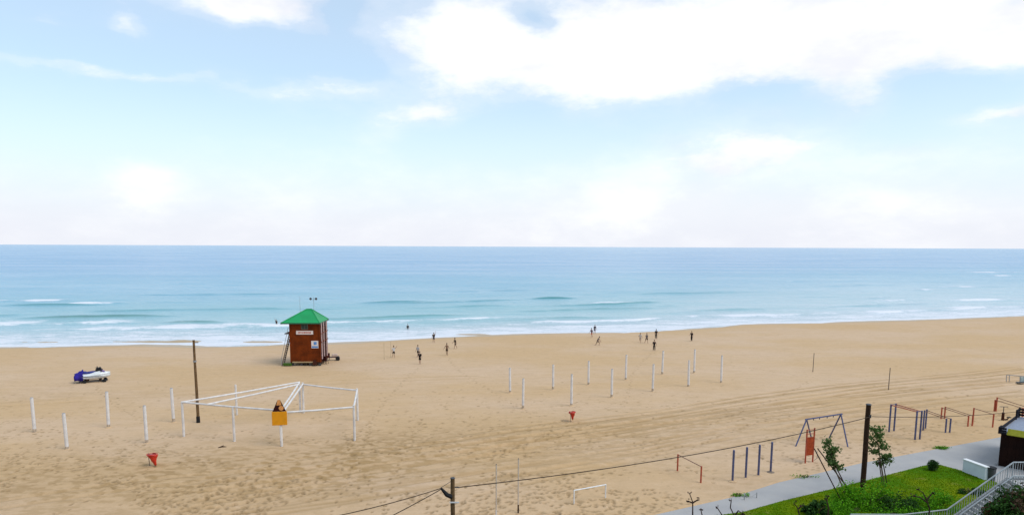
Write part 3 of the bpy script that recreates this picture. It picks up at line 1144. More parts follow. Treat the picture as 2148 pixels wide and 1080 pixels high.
    st = MB().tube([(lx0, .1, lz0), (lx1, .1, lz1)], .07, 4).tube([(lx0, 1.0, lz0), (lx1, 1.0, lz1)], .07, 4).build('ladder', M_postgrey, h)
    for i in range(14):
        k = (i + .7) / 14.5
        MB().box((lx0 + (lx1 - lx0) * k, .55, lz0 + (lz1 - lz0) * k), (.2, .86, .05)).build('rung', M_postgrey, st)
    MB().tube([(lx0 - .02, .02, 1.0), (lx1 - .1, .02, 5.2)], .035, 5).tube([(lx0, .02, .1), (lx0 - .02, .02, 1.0)], .035, 5).build('hand_rail', M_grey, h)
    MB().box((-hw - .35, 1.2, 4.32), (.85, 2.2, .1)).build('landing', M_cabindark, h)
    return h


lifeguard_hut()


# small gear beside the hut
def plastic_chair(name, loc, rz, mat, label):
    t_ = thing(name, loc, label, 'chair', rz=rz)
    MB().bevbox((0, 0, .44), (.5, .5, .06), .02).build('seat', mat, t_)
    MB().bevbox((0, .26, .78), (.5, .06, .68), .02, rx=R(-8)).build('backrest', mat, t_)
    for sx in (-1, 1):
        for sy in (-1, 1):
            MB().tube([(sx * .25, sy * .25, 0), (sx * .2, sy * .2, .43)], .025, 6).build('leg', mat, t_)
        MB().tube([(sx * .26, -.2, .44), (sx * .26, -.2, .66), (sx * .26, .24, .68)], .022, 6).build('armrest', mat, t_)


M_maroon = simple('maroon_plastic', (0.06, 0.012, 0.012), .5)
p = G(684, 763)
plastic_chair('plastic_chair', (p.x, p.y, 0), R(160), M_maroon, 'dark maroon plastic chair standing at the right side of the lifeguard hut')
p = G(688, 756)
plastic_chair('plastic_chair', (p.x, p.y, 0), R(200), M_maroon, 'farther dark maroon plastic chair behind the one against the lifeguard hut')


def hand_cart(loc, label):
    t_ = thing('hand_cart', loc, label, 'cart', rz=R(15))
    for s in (-1, 1):
        w = MB()
        c = Vector((.75, s * .38, .3))
        w.tube([c + Vector((0, -.06, 0)), c + Vector((0, .06, 0))], .3, 14).build('wheel', M_black, t_)
    MB().tube([(.75, -.38, .3), (.75, .38, .3)], .03, 6).build('axle', M_iron, t_)
    MB().bevbox((.2, 0, .5), (1.5, .6, .1), .03).tube([(-.55, .25, .5), (-1.0, .25, .95)], .03, 6).tube([(-.55, -.25, .5), (-1.0, -.25, .95)], .03, 6).build('frame', M_maroon, t_)
    MB().tube([(-1.0, -.3, .95), (-1.0, .3, .95)], .03, 6).build('handle', M_iron, t_)
    MB().bevbox((.35, 0, .75), (.8, .5, .4), .08).build('bundle', simple('pale_canvas', (0.55, 0.42, 0.35), .8), t_)


p = G(697, 756)
hand_cart((p.x, p.y, 0), 'small two-wheeled hand cart with black wheels right of the lifeguard hut')


# ------------------------------------------------------------------ jet ski on a beach trolley
def jet_ski():
    a, b_ = G(169, 803), G(224, 800)
    c = (a + b_) / 2
    t_ = thing('jet_ski', (c.x, c.y, 0), 'white jet ski with blue stern cover parked on the sand at left', 'jet ski', rz=math.atan2(b_.y - a.y, b_.x - a.x) + R(4))
    L = 3.5
    Z0 = .38
    hull, deck = [], []
    for i in range(15):
        k = i / 14
        x = -L / 2 + L * k
        w = .60 * (1 - max(0, (k - .5) / .5) ** 2.2 * .88) * (0.92 + .08 * min(1, k * 6))
        keel = Z0 + .32 * max(0, (k - .6) / .4) ** 2
        rub = Z0 + .42 + .18 * max(0, (k - .45) / .55) ** 1.5
        ring = []
        for j in range(13):
            q = j / 12
            ang = math.pi * q
            ring.append((x, -math.cos(ang) * w, rub - math.sin(ang) ** .8 * (rub - keel)))
        hull.append(ring)
        top = rub + .20 + .34 * math.exp(-((k - .66) / .2) ** 2) + .05 * math.exp(-((k - .25) / .2) ** 2)
        wd = w * .96
        deck.append([(x, -math.cos(math.pi * j / 12) * wd * (1 - .25 * math.sin(math.pi * j / 12)), rub + .01 + (top - rub) * math.sin(math.pi * j / 12) ** .9) for j in range(13)])
    m = MB()
    m.loft(hull)
    m.build('hull', M_jetwhite, t_, smooth_=True)
    MB().loft(deck).build('deck', M_jetwhite, t_, smooth_=True)
    # side graphics, seat, bars, screen
    seat = []
    for i in range(9):
        k = i / 8
        x = -1.15 + 1.45 * k
        z = Z0 + .66 + .16 * math.sin(k * math.pi * .55) + (.12 if k < .3 else 0)
        w = .24 - .06 * k
        seat.append([(x, w * math.cos(2 * math.pi * j / 10), z + .17 * math.sin(2 * math.pi * j / 10)) for j in range(10)])
    MB().loft(seat).build('seat', M_jetnavy, t_, smooth_=True)
    cov = []
    for i in range(7):
        k = i / 6
        x = -L / 2 - .10 + .85 * k
        w = .66 - .06 * k
        zt = Z0 + .74 + .46 * k + .06 * math.sin(i * 2.3)
        cov.append([(x + .06 * math.sin(j * 2.1 + i), -math.cos(math.pi * j / 12) * w, Z0 - .02 + .05 * math.sin(j * 3 + i) + (zt - Z0) * math.sin(math.pi * j / 12) ** .6) for j in range(13)])
    MB().loft(cov).build('stern_cover', M_jetblue, t_, smooth_=True)
    MB().bevbox((.58, 0, Z0 + 1.14), (.62, .5, .34), .09, ry=R(-28)).build('console', M_black, t_)
    MB().tube([(.40, -.46, Z0 + 1.40), (.48, -.15, Z0 + 1.32), (.48, .15, Z0 + 1.32), (.40, .46, Z0 + 1.40)], .055, 8).build('handlebar', M_black, t_)
    for s in (-1, 1):
        MB().bevbox((.9, s * .36, Z0 + 1.02), (.16, .10, .16), .03).build('mirror', M_black, t_)
    MB().bevbox((.98, 0, Z0 + .92), (.5, .5, .16), .06, ry=R(22)).build('front_hood', M_violet, t_)
    for s in (-1, 1):
        MB().box((-.1, s * .60, Z0 + .40), (2.2, .03, .05)).build('rub_rail', M_iron, t_)
    # trolley
    tr = MB().box((0, .3, .2), (2.9, .08, .08)).box((0, -.3, .2), (2.9, .08, .08)).box((.9, 0, .2), (.08, .9, .08)).box((-.9, 0, .2), (.08, .9, .08)).build('trolley', M_iron, t_)
    for x in (-.85, 1.15):
        for s in (-1, 1):
            MB().tube([(x, s * .52, .2), (x, s * .68, .2)], .21, 14).build('wheel', M_black, tr)
    for x in (-.6, .7):
        MB().box((x, 0, .33), (.2, .9, .2)).build('cradle', M_darkwood, tr)


jet_ski()


# ------------------------------------------------------------------ white shade posts
def white_post(name, foot_px, top_y_px, label, group, r0=.125, mat=None):
    f = on_beach(*foot_px)
    dz = PY(foot_px[0], top_y_px, f.y).z - f.z
    mat = mat or M_whitepost
    t_ = thing(name, f, label, 'post', group)
    t_.rotation_euler = (R(random.gauss(0, .7)), R(random.gauss(0, .7)), random.uniform(0, 6))
    MB().tube([(0, 0, -.4), (0, 0, dz)], [r0, r0 * .93], 10).build('shaft', mat, t_)
    MB().tube([(0, 0, .05), (0, 0, random.uniform(.22, .4))], [r0 * 1.03, r0 * 1.02], 10).build('worn_base', simple('sand_stained_paint', (0.50, 0.40, 0.30), .8, .3), t_)
    MB().tube([(0, 0, dz), (0, 0, dz + .04)], [r0 * .8, r0 * .7], 10).build('cap', M_grey, t_)
    MB().tube([(0, 0, -.05), (0, 0, .05 + random.uniform(0, .04))], [r0 * 2.6, r0 * 1.2], 10).build('sand_mound', M_sand, t_)
    return t_


ordn = ['first', 'second', 'third', 'fourth', 'fifth', 'sixth']
FRONT = [(1097, 857, 794), (1198.6, 850, 785), (1283, 833, 774), (1369, 821, 764), (1444, 811, 756), (1512.5, 803, 746)]
BACK = [(1070, 823.5, 772), (1160, 817, 765), (1234.5, 807, 757.5), (1312.5, 796.5, 744.5), (1389, 785, 736), (1456, 782, 733)]
for i, (x, yb, yt) in enumerate(FRONT):
    white_post('white_shade_post', (x, yb), yt, 'white post in the nearer row of six in mid-beach, %s from the left' % ordn[i], 'white posts in two rows at mid-beach')
for i, (x, yb, yt) in enumerate(BACK):
    white_post('white_shade_post', (x, yb), yt, 'white post in the farther row of six in mid-beach, %s from the left' % ordn[i], 'white posts in two rows at mid-beach')
for (x, yb, yt), s in zip([(73, 907, 834), (141, 942, 867), (228, 896, 822), (308, 929, 851), (364.5, 885, 814)],
                          ['leftmost', 'second from the left', 'third from the left', 'fourth from the left', 'rightmost, by the frame']):
    white_post('white_shade_post', (x, yb), yt, 'white post at the left of the beach, ' + s, 'white posts at the left', .135)


# ------------------------------------------------------------------ white shade frames
def frame(label, posts, beams, sag=0.0, ztop=2.95):
    fx = sum(p.x for p in posts) / len(posts)
    fy = sum(p.y for p in posts) / len(posts)
    o = Vector((fx, fy, 0))
    t_ = thing('shade_frame', o, label, 'frame', 'white shade frames')
    for p in posts:
        q = p - o
        MB().tube([(q.x, q.y, -.4), (q.x, q.y, ztop - .05)], [.105, .10], 8).build('post', M_whitepost, t_)
    for a, b_, dz in beams:
        a, b_ = a - o, b_ - o
        d = (b_ - a).normalized() * .06
        MB().tube([(a.x - d.x, a.y - d.y, ztop + dz), ((a.x + b_.x) / 2, (a.y + b_.y) / 2, ztop + dz - .03), (b_.x + d.x, b_.y + d.y, ztop + dz)], .082, 8).build('beam', M_whitepost, t_)
    return t_


pA, pB, pD = G(386, 915), G(492, 926), G(591, 936)
pG, pC, pE, pF = G(497, 869), G(630, 864), G(744, 922), G(750.5, 880)
pA2 = pA + (pD - pA) * .27
pC2 = pC + (pD - pC) * .10
frame('triangular white pipe shade frame with paired long beams, left of the orange sign', [pA, pB, pG, pC],
      [(pA, pC, 0), (pA2, pC2, .004), (pA, pD + (pA - pD).normalized() * .12, .008), (pC, pD + (pC - pD).normalized() * .15, -.06)])
pCr, pDr = pC + (pF - pC) * .06, pD + (pE - pD) * .03
frame('four-sided white pipe shade frame right of the orange sign', [pCr, pD, pE, pF],
      [(pCr, pF, -.22), (pF, pE, -.21), (pE, pD, -.22), (pCr, pDr, -.21)], ztop=3.0)


# orange sign on the frame's front post
def orange_sign():
    top = PY(587.5, 839, pD.y - .15)
    t_ = thing('warning_sign', (pD.x - .03, pD.y - .16, 0), 'orange square sign with dark triangular top on a white post', 'sign', rz=R(12))
    zc = PY(587, 877, pD.y - .16).z
    MB().bevbox((0, 0, zc), (1.16, .05, 1.12), .02).build('square_panel', M_orange, t_)
    zb = zc + .57
    tri = MB()
    tri.add([(-.52, -.02, zb), (.52, -.02, zb), (.10, -.02, zb + .92), (-.10, -.02, zb + .92), (-.52, .02, zb), (.52, .02, zb), (.10, .02, zb + .92), (-.10, .02, zb + .92)],
            [(0, 1, 2, 3), (7, 6, 5, 4), (0, 4, 5, 1), (1, 5, 6, 2), (2, 6, 7, 3), (3, 7, 4, 0)])
    tp = tri.build('triangle_panel', M_signdark, t_)
    d = MB()
    d.add([(-.20, -.032, zb + .50), (.20, -.032, zb + .50), (.09, -.032, zb + .94), (-.09, -.032, zb + .94), (-.20, -.024, zb + .5), (.20, -.024, zb + .5), (.09, -.024, zb + .94), (-.09, -.024, zb + .94)],
          [(0, 1, 2, 3), (7, 6, 5, 4), (0, 4, 5, 1), (1, 5, 6, 2), (2, 6, 7, 3), (3, 7, 4, 0)])
    d.build('orange_tip', M_signpale, tp)
    MB().tube([(.16, -.034, zb + .27), (.16, -.022, zb + .27)], .19, 14).build('emblem', M_signpale, tp)
    MB().tube([(0, .05, .5), (0, .05, zb + .9)], .035, 8).build('mounting_pole', M_whitepost, t_)


orange_sign()


# ------------------------------------------------------------------ poles
def pole(name, foot, top, r0, r1, mat, label, band=None):
    t_ = thing(name, foot, label, 'pole')
    h = top - foot.z
    MB().tube([(0, 0, -.5), (.01, 0, h * .4), (-.01, .01, h * .75), (0, 0, h)], [r0, r0 * .95, r1 * 1.05, r1], 10).build('shaft', mat, t_)
    return t_, h


f = G(416, 885)
tp = PY(405.5, 713, f.y)
t_, h = pole('wooden_pole', f, tp.z, .13, .10, M_wood, 'tall slim brown wooden pole behind the triangular white frame at left')
MB().tube([(0, 0, -.2), (0, 0, .55)], [.17, .16], 10).build('base_sleeve', M_black, t_)
MB().tube([(0, 0, h - 2.0), (0, 0, h - 1.85)], .15, 10).build('metal_band', M_grey, t_)
MB().box((.2, 0, h - .22), (.42, .05, .06)).build('bracket', M_iron, t_)
POLE_L = Vector((f.x, f.y, h))

f = at_ground(1808.5, 1033)
tp = PY(1822.5, 848, f.y)
t_, h = pole('utility_pole', f, tp.z, .17, .15, M_darkwood, 'thick dark utility pole standing on the lawn')
for z in (h - .7,):
    MB().tube([(0, -.1, z), (0, -.34, z)], .03, 6).tube([(0, -.34, z - .1), (0, -.34, z + .1)], .05, 8).build('insulator', M_iron, t_)
MB().tube([(0, 0, h), (0, 0, h + .05)], [.2, .12], 10).build('cap', M_iron, t_)
POLE_R = Vector((f.x, f.y, f.z + h))

fp = PY(949.5, 1002, 30.0)
base = Vector((fp.x, 30.0, hz_at(fp.x, 30.0) - .1))
t_, h = pole('utility_pole', base, fp.z, .105, .095, M_wood, 'brown utility pole with cable bracket rising from the bottom edge')
MB().tube([(0, 0, h), (0, 0, h + .03)], [.12, .08], 10).build('cap', M_iron, t_)
arm = MB().tube([(-.05, -.05, h - .84), (-.25, -.1, h - .74), (-.5, -.15, h - .42)], [.11, .10, .05], 8).build('cable_box', M_black, t_)
MB().tube([(-.04, -.02, h - .12), (-.52, -.15, h - .40)], .012, 5).build('stay', M_iron, t_)
MB().tube([(.1, 0, h - .42), (.3, -.02, h - .42)], .03, 6).build('insulator', M_iron, t_)
MB().box((.08, -.12, h - 1.08), (.42, .04, .05)).build('white_tag', M_white, t_)
POLE_F = Vector((base.x, base.y, base.z + h))


def cable(name, a, b_, sag, label, r=.022, n=24):
    a, b_ = Vector(a), Vector(b_)
    m = MB()
    pts = []
    for i in range(n + 1):
        k = i / n
        p_ = a.lerp(b_, k) - a
        p_.z -= sag * 4 * k * (1 - k)
        pts.append(p_)
    m.tube(pts, r, 5)
    return tag(m.build(name, M_wire, None, a), label, 'cable')


cable('overhead_cable', POLE_F + Vector((.28, 0, -.42)), Vector((POLE_R.x, POLE_R.y - .34, POLE_R.z - .72)), .42, 'overhead cable from the bottom pole to the dark pole on the lawn', .024)
e = PY(2230, 850, 58.0)
cable('overhead_cable', Vector((POLE_R.x + .12, POLE_R.y - .30, POLE_R.z - .72)), e, .35, 'overhead cable running right from the dark pole across the exercise bars', .02)
e1, e2 = PY(600, 1102, 24.0), PY(700, 1140, 22.0)
cable('overhead_cable', POLE_F + Vector((-.5, -.15, -.42)), e1, .12, 'upper of two cables running down left from the bottom pole', .02)
cable('overhead_cable', POLE_F + Vector((-.5, -.15, -.46)), e2, .06, 'lower and steeper of two cables leaving the bottom pole', .02)

for (px, pb, pt, lab) in ((1705, 779, 741, 'thin grey-brown post standing alone on the right side of the sand'), (1863.5, 817, 772, 'thin grey-brown post on the sand beyond the blue ladder bars')):
    f = on_beach(px, pb)
    h_ = PY(px, pt, f.y).z - f.z
    t_ = thing('thin_post', f, lab, 'post')
    MB().tube([(0, 0, -.3), (.02, 0, h_)], [.055, .045], 8).build('shaft', M_postgrey, t_)
    MB().tube([(.02, 0, h_), (.02, 0, h_ + .05)], [.06, .03], 8).build('cap', M_iron, t_)

# volleyball posts near the players, and the tall pair near the bottom
for (px, pb, pt, lab) in ((806, 752, 718, 'left of two faint thin posts by the person with the pale shirt'), (820, 748, 716, 'right of two faint thin posts by the person with the pale shirt')):
    f = on_beach(px, pb)
    h_ = PY(px, pt, f.y).z - f.z
    t_ = thing('net_post', f, lab, 'post')
    MB().tube([(0, 0, -.3), (0, 0, h_)], .022, 6).build('shaft', simple('pale_bamboo', (0.42, 0.33, 0.2), .7), t_)
    MB().tube([(0, 0, -.02), (0, 0, .06)], [.09, .04], 8).build('foot', M_postgrey, t_)
for (px, pb, pt, lab) in ((1041, 1088, 974, 'left of the tall pale net posts near the bottom edge'), (1087, 1076, 962, 'right tall pale net post with brown foot near the bottom edge')):
    f = G(px, pb)
    h_ = PY(px, pt, f.y).z
    t_ = thing('net_post', f, lab, 'post')
    MB().tube([(0, 0, .55), (0, 0, h_)], .04, 8).build('shaft', simple('faded_cream_paint', (0.60, 0.50, 0.41), .7, .12), t_)
    MB().tube([(0, 0, -.3), (0, 0, .56)], .045, 8).build('foot', M_darkwood if px > 1050 else M_whitepost, t_)
    MB().tube([(0, 0, h_), (0, 0, h_ + .05)], [.045, .02], 8).build('cap', M_postgrey, t_)


# small goal frame
def pipe_run(name, label, cat, feet, tops, bars, mat, barmat, r=.05, rb=.035, foot=True):
    """posts (foot point, top height) and bars between (index, height) pairs"""
    o = feet[0]
    t_ = thing(name, o, label, cat)
    for f_, h_ in zip(feet, tops):
        q = f_ - o
        MB().tube([(q.x, q.y, -.3), (q.x, q.y, h_)], r, 8).build('post', mat, t_)
    for (i, z0), (j, z1) in bars:
        a, b_ = feet[i] - o, feet[j] - o
        MB().tube([(a.x, a.y, z0), (b_.x, b_.y, z1)], rb, 8).build('bar', barmat, t_)
    return t_


def foot_h(fx, fy, tx_, ty):
    f_ = G(fx, fy)
    return f_, PY(tx_, ty, f_.y).z


a, ha = foot_h(1204, 1057, 1204, 1028)
b_, hb = foot_h(1270, 1044, 1270, 1016)
t_ = thing('small_goal', a, 'small white football goal frame on the sand at bottom centre', 'goal')
q = b_ - a
MB().tube([(0, 0, -.2), (0, 0, ha)], .042, 8).build('post', M_white, t_)
MB().tube([(q.x, q.y, -.2), (q.x, q.y, ha)], .042, 8).build('post', M_white, t_)
MB().tube([(-.03, 0, ha), (q.x + .03, q.y, ha)], .042, 8).build('crossbar', M_white, t_)


# red bins: bag hung in a hoop on a stake
def red_bin(px, py, label, s=1.0, tilt=18, yaw=20):
    f_ = G(px, py)
    t_ = thing('litter_bag', f_, label, 'litter bag', 'red litter bags on stakes', rz=R(yaw))
    m = MB()
    rings = []
    for i in range(9):
        k = i / 8
        z = .16 + .78 * k
        r_ = (.07 + .32 * k ** 1.3) * s
        off = .22 * (1 - k)
        rings.append([(off + r_ * (1 + .16 * math.sin(3 * a + i)) * math.cos(a), r_ * .8 * (1 + .14 * math.sin(2 * a + 2 * i)) * math.sin(a), z * s + .04 * math.sin(4 * a + i)) for a in [2 * math.pi * j / 14 for j in range(14)]])
    m.loft(rings)
    m.build('bag', M_bagred, t_, smooth_=True)
    hp = [( .40 * s * math.cos(a), .34 * s * math.sin(a), .96 * s) for a in [2 * math.pi * j / 16 for j in range(17)]]
    MB().tube(hp, .02, 6).build('hoop', M_bagred, t_)
    MB().tube([(-.28, .05, -.2), (-.36, .05, 1.0 * s)], .025, 6).build('stake', M_postgrey, t_)


red_bin(321, 979, 'red litter bag on a stake in the sand at lower left', 1.0, yaw=-10)
red_bin(1200, 884, 'red litter bag on a stake in front of the white posts at mid-beach', .95, yaw=70)

# ------------------------------------------------------------------ exercise equipment
a, ha = foot_h(1421, 987, 1421, 952)
b_, hb = foot_h(1470, 1011, 1470, 977)
pipe_run('pull_up_bar', 'low orange-red exercise bar on two posts left of four blue posts', 'exercise bar', [a, b_], [ha, hb], [((0, ha - .04), (1, hb - .04))], M_red, M_bar, .06, .03)

for i, (tx_, ty, fx, fy) in enumerate(((1540, 944, 1536.5, 1008), (1567.8, 938, 1564, 1002), (1594.7, 933, 1590.6, 997), (1620, 927, 1616.4, 989))):
    f_, h_ = foot_h(fx, fy, tx_, ty)
    t_ = thing('blue_post', f_, 'dark blue steel post, %s from the left of four in a row by the path' % ordn[i], 'post', 'four blue posts by the path')
    MB().tube([(0, 0, -.3), (0, 0, h_)], .075, 10).build('shaft', M_blue, t_)
    MB().tube([(0, 0, h_), (0, 0, h_ + .04)], [.075, .04], 10).build('cap', M_blue, t_)
    MB().tube([(0, 0, -.02), (0, 0, .05)], [.3, .12], 10).build('footing', M_postgrey if i == 3 else M_sand, t_)

# swing frame
fl1, fl2 = G(1669, 936), G(1704, 926)
fr1, fr2 = G(1778.5, 937), G(1739, 919)
mL, mR = (fl1 + fl2) / 2, (fr1 + fr2) / 2
hL = PY(1692, 879, mL.y).z
hR = PY(1764, 868, mR.y).z
mL = PY(1692, 879, mL.y)
mR = PY(1764, 868, mR.y)
o = (fl1 + fr1) / 2
t_ = thing('swing_frame', o, 'blue steel A-frame swing frame with no seats, behind the orange board', 'swing frame')
for f_, tpnt in ((fl1, mL), (fl2, mL), (fr1, mR), (fr2, mR)):
    d = (f_ - tpnt).normalized() * .35
    MB().tube([f_ - o + Vector((d.x, d.y, d.z)), tpnt - o], .058, 8).build('leg', M_blue, t_)
MB().tube([mL - o + (mL - mR).normalized() * .12, mR - o + (mR - mL).normalized() * .12], .062, 8).build('beam', M_blue, t_)
for k in (.2, .38, .6, .78):
    p_ = mL.lerp(mR, k) - o
    MB().tube([p_ + Vector((0, 0, -.04)), p_ + Vector((0, 0, -.17))], .035, 6).build('hook', M_iron, t_)

# orange board between two posts
a, ha = foot_h(1689, 970, 1691.8, 900.6)
b_, hb = foot_h(1704.5, 968, 1707, 897)
t_ = thing('climbing_board', a, 'orange-red board held between two posts beside the path', 'exercise board')
q = b_ - a
for z in ((0, 0, ha), (q.x, q.y, hb)):
    MB().tube([(z[0], z[1], -.3), (z[0], z[1], z[2])], .06, 8).build('post', M_red, t_)
zb, zt = PY(1698, 955, a.y).z, PY(1698, 917, a.y).z
ang = math.atan2(q.y, q.x)
MB().box((q.x / 2, q.y / 2, (zb + zt) / 2), (q.length - .1, .05, zt - zb), ang).build('board', M_redboard, t_)
for k in range(2):
    MB().tube([(0, 0, zt + .25 + .3 * k), (q.x, q.y, zt + .25 + .3 * k)], .025, 6).build('rung', M_red, t_)
MB().tube([(q.x + .05, q.y, .95), (q.x + .28, q.y - .05, .8), (q.x + .3, q.y - .05, .3), (q.x + .1, q.y, .12)], .02, 6).build('hoop', M_grey, t_)

# blue ladder bars with falling rails
F = [foot_h(1864.7, 906, 1870.5, 847), foot_h(1875, 904, 1881, 846), foot_h(1919, 922.5, 1924, 862.5), foot_h(1929, 921.7, 1934, 861.7), ]
t_ = pipe_run('ladder_bars', 'tall blue parallel ladder bars with red rails on four posts', 'exercise bars', [k[0] for k in F], [2.5] * 4,
              [((0, 2.42), (2, 2.42)), ((1, 2.42), (3, 2.42))], M_blue, M_red, .075, .035)
a0, a1, b0, b1 = [F[i][0] - F[0][0] for i in (0, 1, 2, 3)]
for i in range(1, 9):
    k = i / 9
    p_, q_ = a0.lerp(b0, k), a1.lerp(b1, k)
    MB().tube([(p_.x, p_.y, 2.42), (q_.x, q_.y, 2.42)], .02, 6).build('rung', M_bar, t_)
for p_, q_ in ((a0, a1), (b0, b1)):
    MB().tube([(p_.x, p_.y, 2.44), (q_.x, q_.y, 2.44)], .03, 6).build('cross_bar', M_blue, t_)
F2 = [foot_h(1936, 903, 1939, 860), foot_h(1941, 899, 1941, 858), foot_h(1983, 908, 1984.7, 877.5), foot_h(1992, 907.5, 1995.5, 877.5)]
t_ = pipe_run('sloping_bars', 'sloping parallel bars from tall blue posts down to short ones', 'exercise bars', [k[0] for k in F2], [F2[0][1], F2[1][1], 1.3, 1.3],
              [((0, F2[0][1] - .1), (2, 1.25)), ((1, F2[1][1] - .1), (3, 1.25))], M_blue, M_bar, .07, .03)

F3 = [foot_h(1974, 878, 1979, 854), foot_h(1981, 877, 1984.7, 852.5), foot_h(2030, 894, 2035.5, 871.7), foot_h(2039, 893, 2042, 871)]
pipe_run('parallel_bars', 'low orange-red parallel bars behind the sloping blue bars', 'exercise bars', [k[0] for k in F3], [F3[0][1], F3[1][1], F3[2][1], F3[3][1]],
         [((0, F3[0][1] - .04), (2, F3[2][1] - .04)), ((1, F3[1][1] - .04), (3, F3[3][1] - .04))], M_red, M_bar, .065, .03)
F4 = [foot_h(2040, 889, 2043, 855), foot_h(2082, 896, 2084, 868)]
pipe_run('pull_up_bar', 'single orange-red pull-up bar just right of the low parallel bars', 'exercise bar', [F4[0][0], F4[1][0]], [F4[0][1], F4[1][1]], [((0, F4[0][1] - .04), (1, F4[1][1] - .04))], M_red, M_bar, .065, .03)
F5 = [foot_h(2085.5, 862, 2087, 838), foot_h(2089, 862.5, 2094, 833), foot_h(2144, 877, 2146, 855), foot_h(2152, 876, 2155, 853)]
pipe_run('parallel_bars', 'farthest orange-red parallel bars at the right edge above the kiosk', 'exercise bars', [k[0] for k in F5], [F5[0][1], F5[1][1], F5[2][1], F5[3][1]],
         [((0, F5[0][1] - .04), (2, F5[2][1] - .04)), ((1, F5[1][1] - .04), (3, F5[3][1] - .04))], M_red, M_bar, .07, .03)

# T-handled exercise machine
f_ = G(2103, 881)
t_ = thing('exercise_machine', f_, 'dark T-handled exercise machine on the sand near the kiosk', 'exercise machine')
MB().tube([(0, 0, -.2), (0, 0, .75)], [.14, .11], 8).build('column', M_cabindark, t_)
MB().tube([(0, 0, .7), (0, 0, 1.32)], .035, 6).build('stem', M_iron, t_)
MB().tube([(-.36, .05, 1.3), (.36, -.05, 1.3)], .03, 6).build('handle', M_iron, t_)
MB().tube([(0, 0, .1), (.3, -.05, .08), (.48, -.08, .22)], .06, 6).build('foot_arm', M_cabindark, t_)
MB().bevbox((.52, -.08, .3), (.3, .26, .08), .02).build('pedal', M_black, t_)

# grey bench frame at the far right
f0, f1 = G(2112, 800), G(2150, 803)
o = f0
t_ = thing('metal_bench', o, 'grey metal bench frame with pale panel at the right edge of the beach', 'bench')
q = f1 - f0
for k in (0, .16, .75, 1.1):
    p_ = q * k
    MB().tube([(p_.x - .05, p_.y, -.2), (p_.x - .12, p_.y, .82)], .04, 6).build('leg', M_grey, t_)
MB().tube([(-.12, 0, .82), (q.x * 1.1 - .12, q.y * 1.1, .82)], .045, 6).build('top_rail', M_grey, t_)
MB().bevbox((q.x * .95, q.y * .95, .45), (1.0, .06, .6), .02).build('panel', simple('pale_teal_panel', (0.36, 0.43, 0.42), .6), t_)
MB().box((q.x * .85, q.y * .85 - .2, .1), (1.6, .4, .08)).build('base_plate', M_iron, t_)


# ------------------------------------------------------------------ kiosk on the right
def kiosk():
    k0 = G(2093, 977)
    h = thing('kiosk', (k0.x, k0.y, 0.05), 'dark brown kiosk with olive-yellow fascia and black roof slats beside the path', 'kiosk', rz=R(-46))
    LX, LY, HW = 6.5, 6.3, 2.45
    # wall boards: near face along +x, left face along +y
    nb = 13
    for i in range(nb):
        w = LX / nb
        MB().box(((i + .5) * w, .04, HW / 2), (w - .012, .08, HW)).build('wall_board', M_kiosk, h)
    for i in range(10):
        w = LY / 10
        MB().box((.04, .09 + (i + .5) * (LY - .1) / 10, HW / 2), (.08, w - .02, HW)).build('wall_board', M_kiosk, h)
    MB().box((LX / 2 + .08, LY / 2 + .08, HW / 2), (LX - .2, LY - .2, HW - .02)).build('core', M_kioskblack, h)
    MB().box((2.6, -.012, 1.2), (1.9, .03, 1.3)).build('shutter', simple('red_brown_shutter', (0.10, 0.018, 0.004), .7, .5, .8), h)
    rf = MB().box((LX / 2, LY / 2, HW + .10), (LX + .1, LY + .1, .18)).build('roof', M_roofgrey, h)
    MB().box((LX / 2 + .2, -.06, HW + .20), (LX - .38, .06, .52), rx=R(-40)).build('fascia', M_yellow, rf)
    for i in range(3):
        z = HW + .10 + i * .17
        MB().box((-.10, .12, z), (.09, .75, .14)).build('slat', M_kioskblack, h)
        MB().box((.12, -.30, z), (.5, .07, .14)).build('slat', M_kioskblack, h)
    MB().box((-.06, LY / 2, HW + .34), (.14, LY + .1, .14)).build('parapet_rail', M_kioskblack, h)
    # slatted screen on the far corner of the roof
    for i in range(3):
        z = HW + .42 + i * .22
        MB().box((1.1, LY - .35, z), (2.4, .08, .15)).build('slat', M_kioskblack, h)
        MB().box((-.02, LY - .9, z), (.08, 1.1, .15)).build('slat', M_kioskblack, h)
    for x, y in ((-.02, LY - .35), (2.3, LY - .35), (-.02, LY - 1.45)):
        MB().box((x, y + .08, HW + .55), (.09, .09, .85)).build('screen_post', M_kioskblack, h)
    MB().box((-.1, -.1, -.05), (.14, .14, .5)).build('corner_leg', M_grey, h)


kiosk()

# white planter wall between the lawn and the kiosk
wa, wb = G(2021, 999), G(2074, 1008)
wa = G(2021.5, 991)
wb = G(2068, 1009)
q = wb - wa
t_ = thing('low_wall', wa, 'low white rendered wall at the corner of the lawn', 'wall', rz=math.atan2(q.y, q.x))
L = q.length
MB().bevbox((L / 2, 0, .5), (L, .26, .98), .01).build('wall_body', M_wallwhite, t_)
MB().bevbox((L / 2, 0, 1.02), (L + .08, .36, .07), .012).build('coping', M_white, t_)
p_ = wb + Vector((.35, .1, 0))
t_ = thing('litter_bin', (p_.x, p_.y, .05), 'dark open litter bin at the end of the low white wall', 'bin')
MB().tube([(0, 0, 0), (0, 0, .9)], [.26, .32], 12).build('barrel', M_iron, t_)
MB().tube([(0, 0, .9), (0, 0, .95)], [.34, .33], 12).build('rim', M_black, t_)


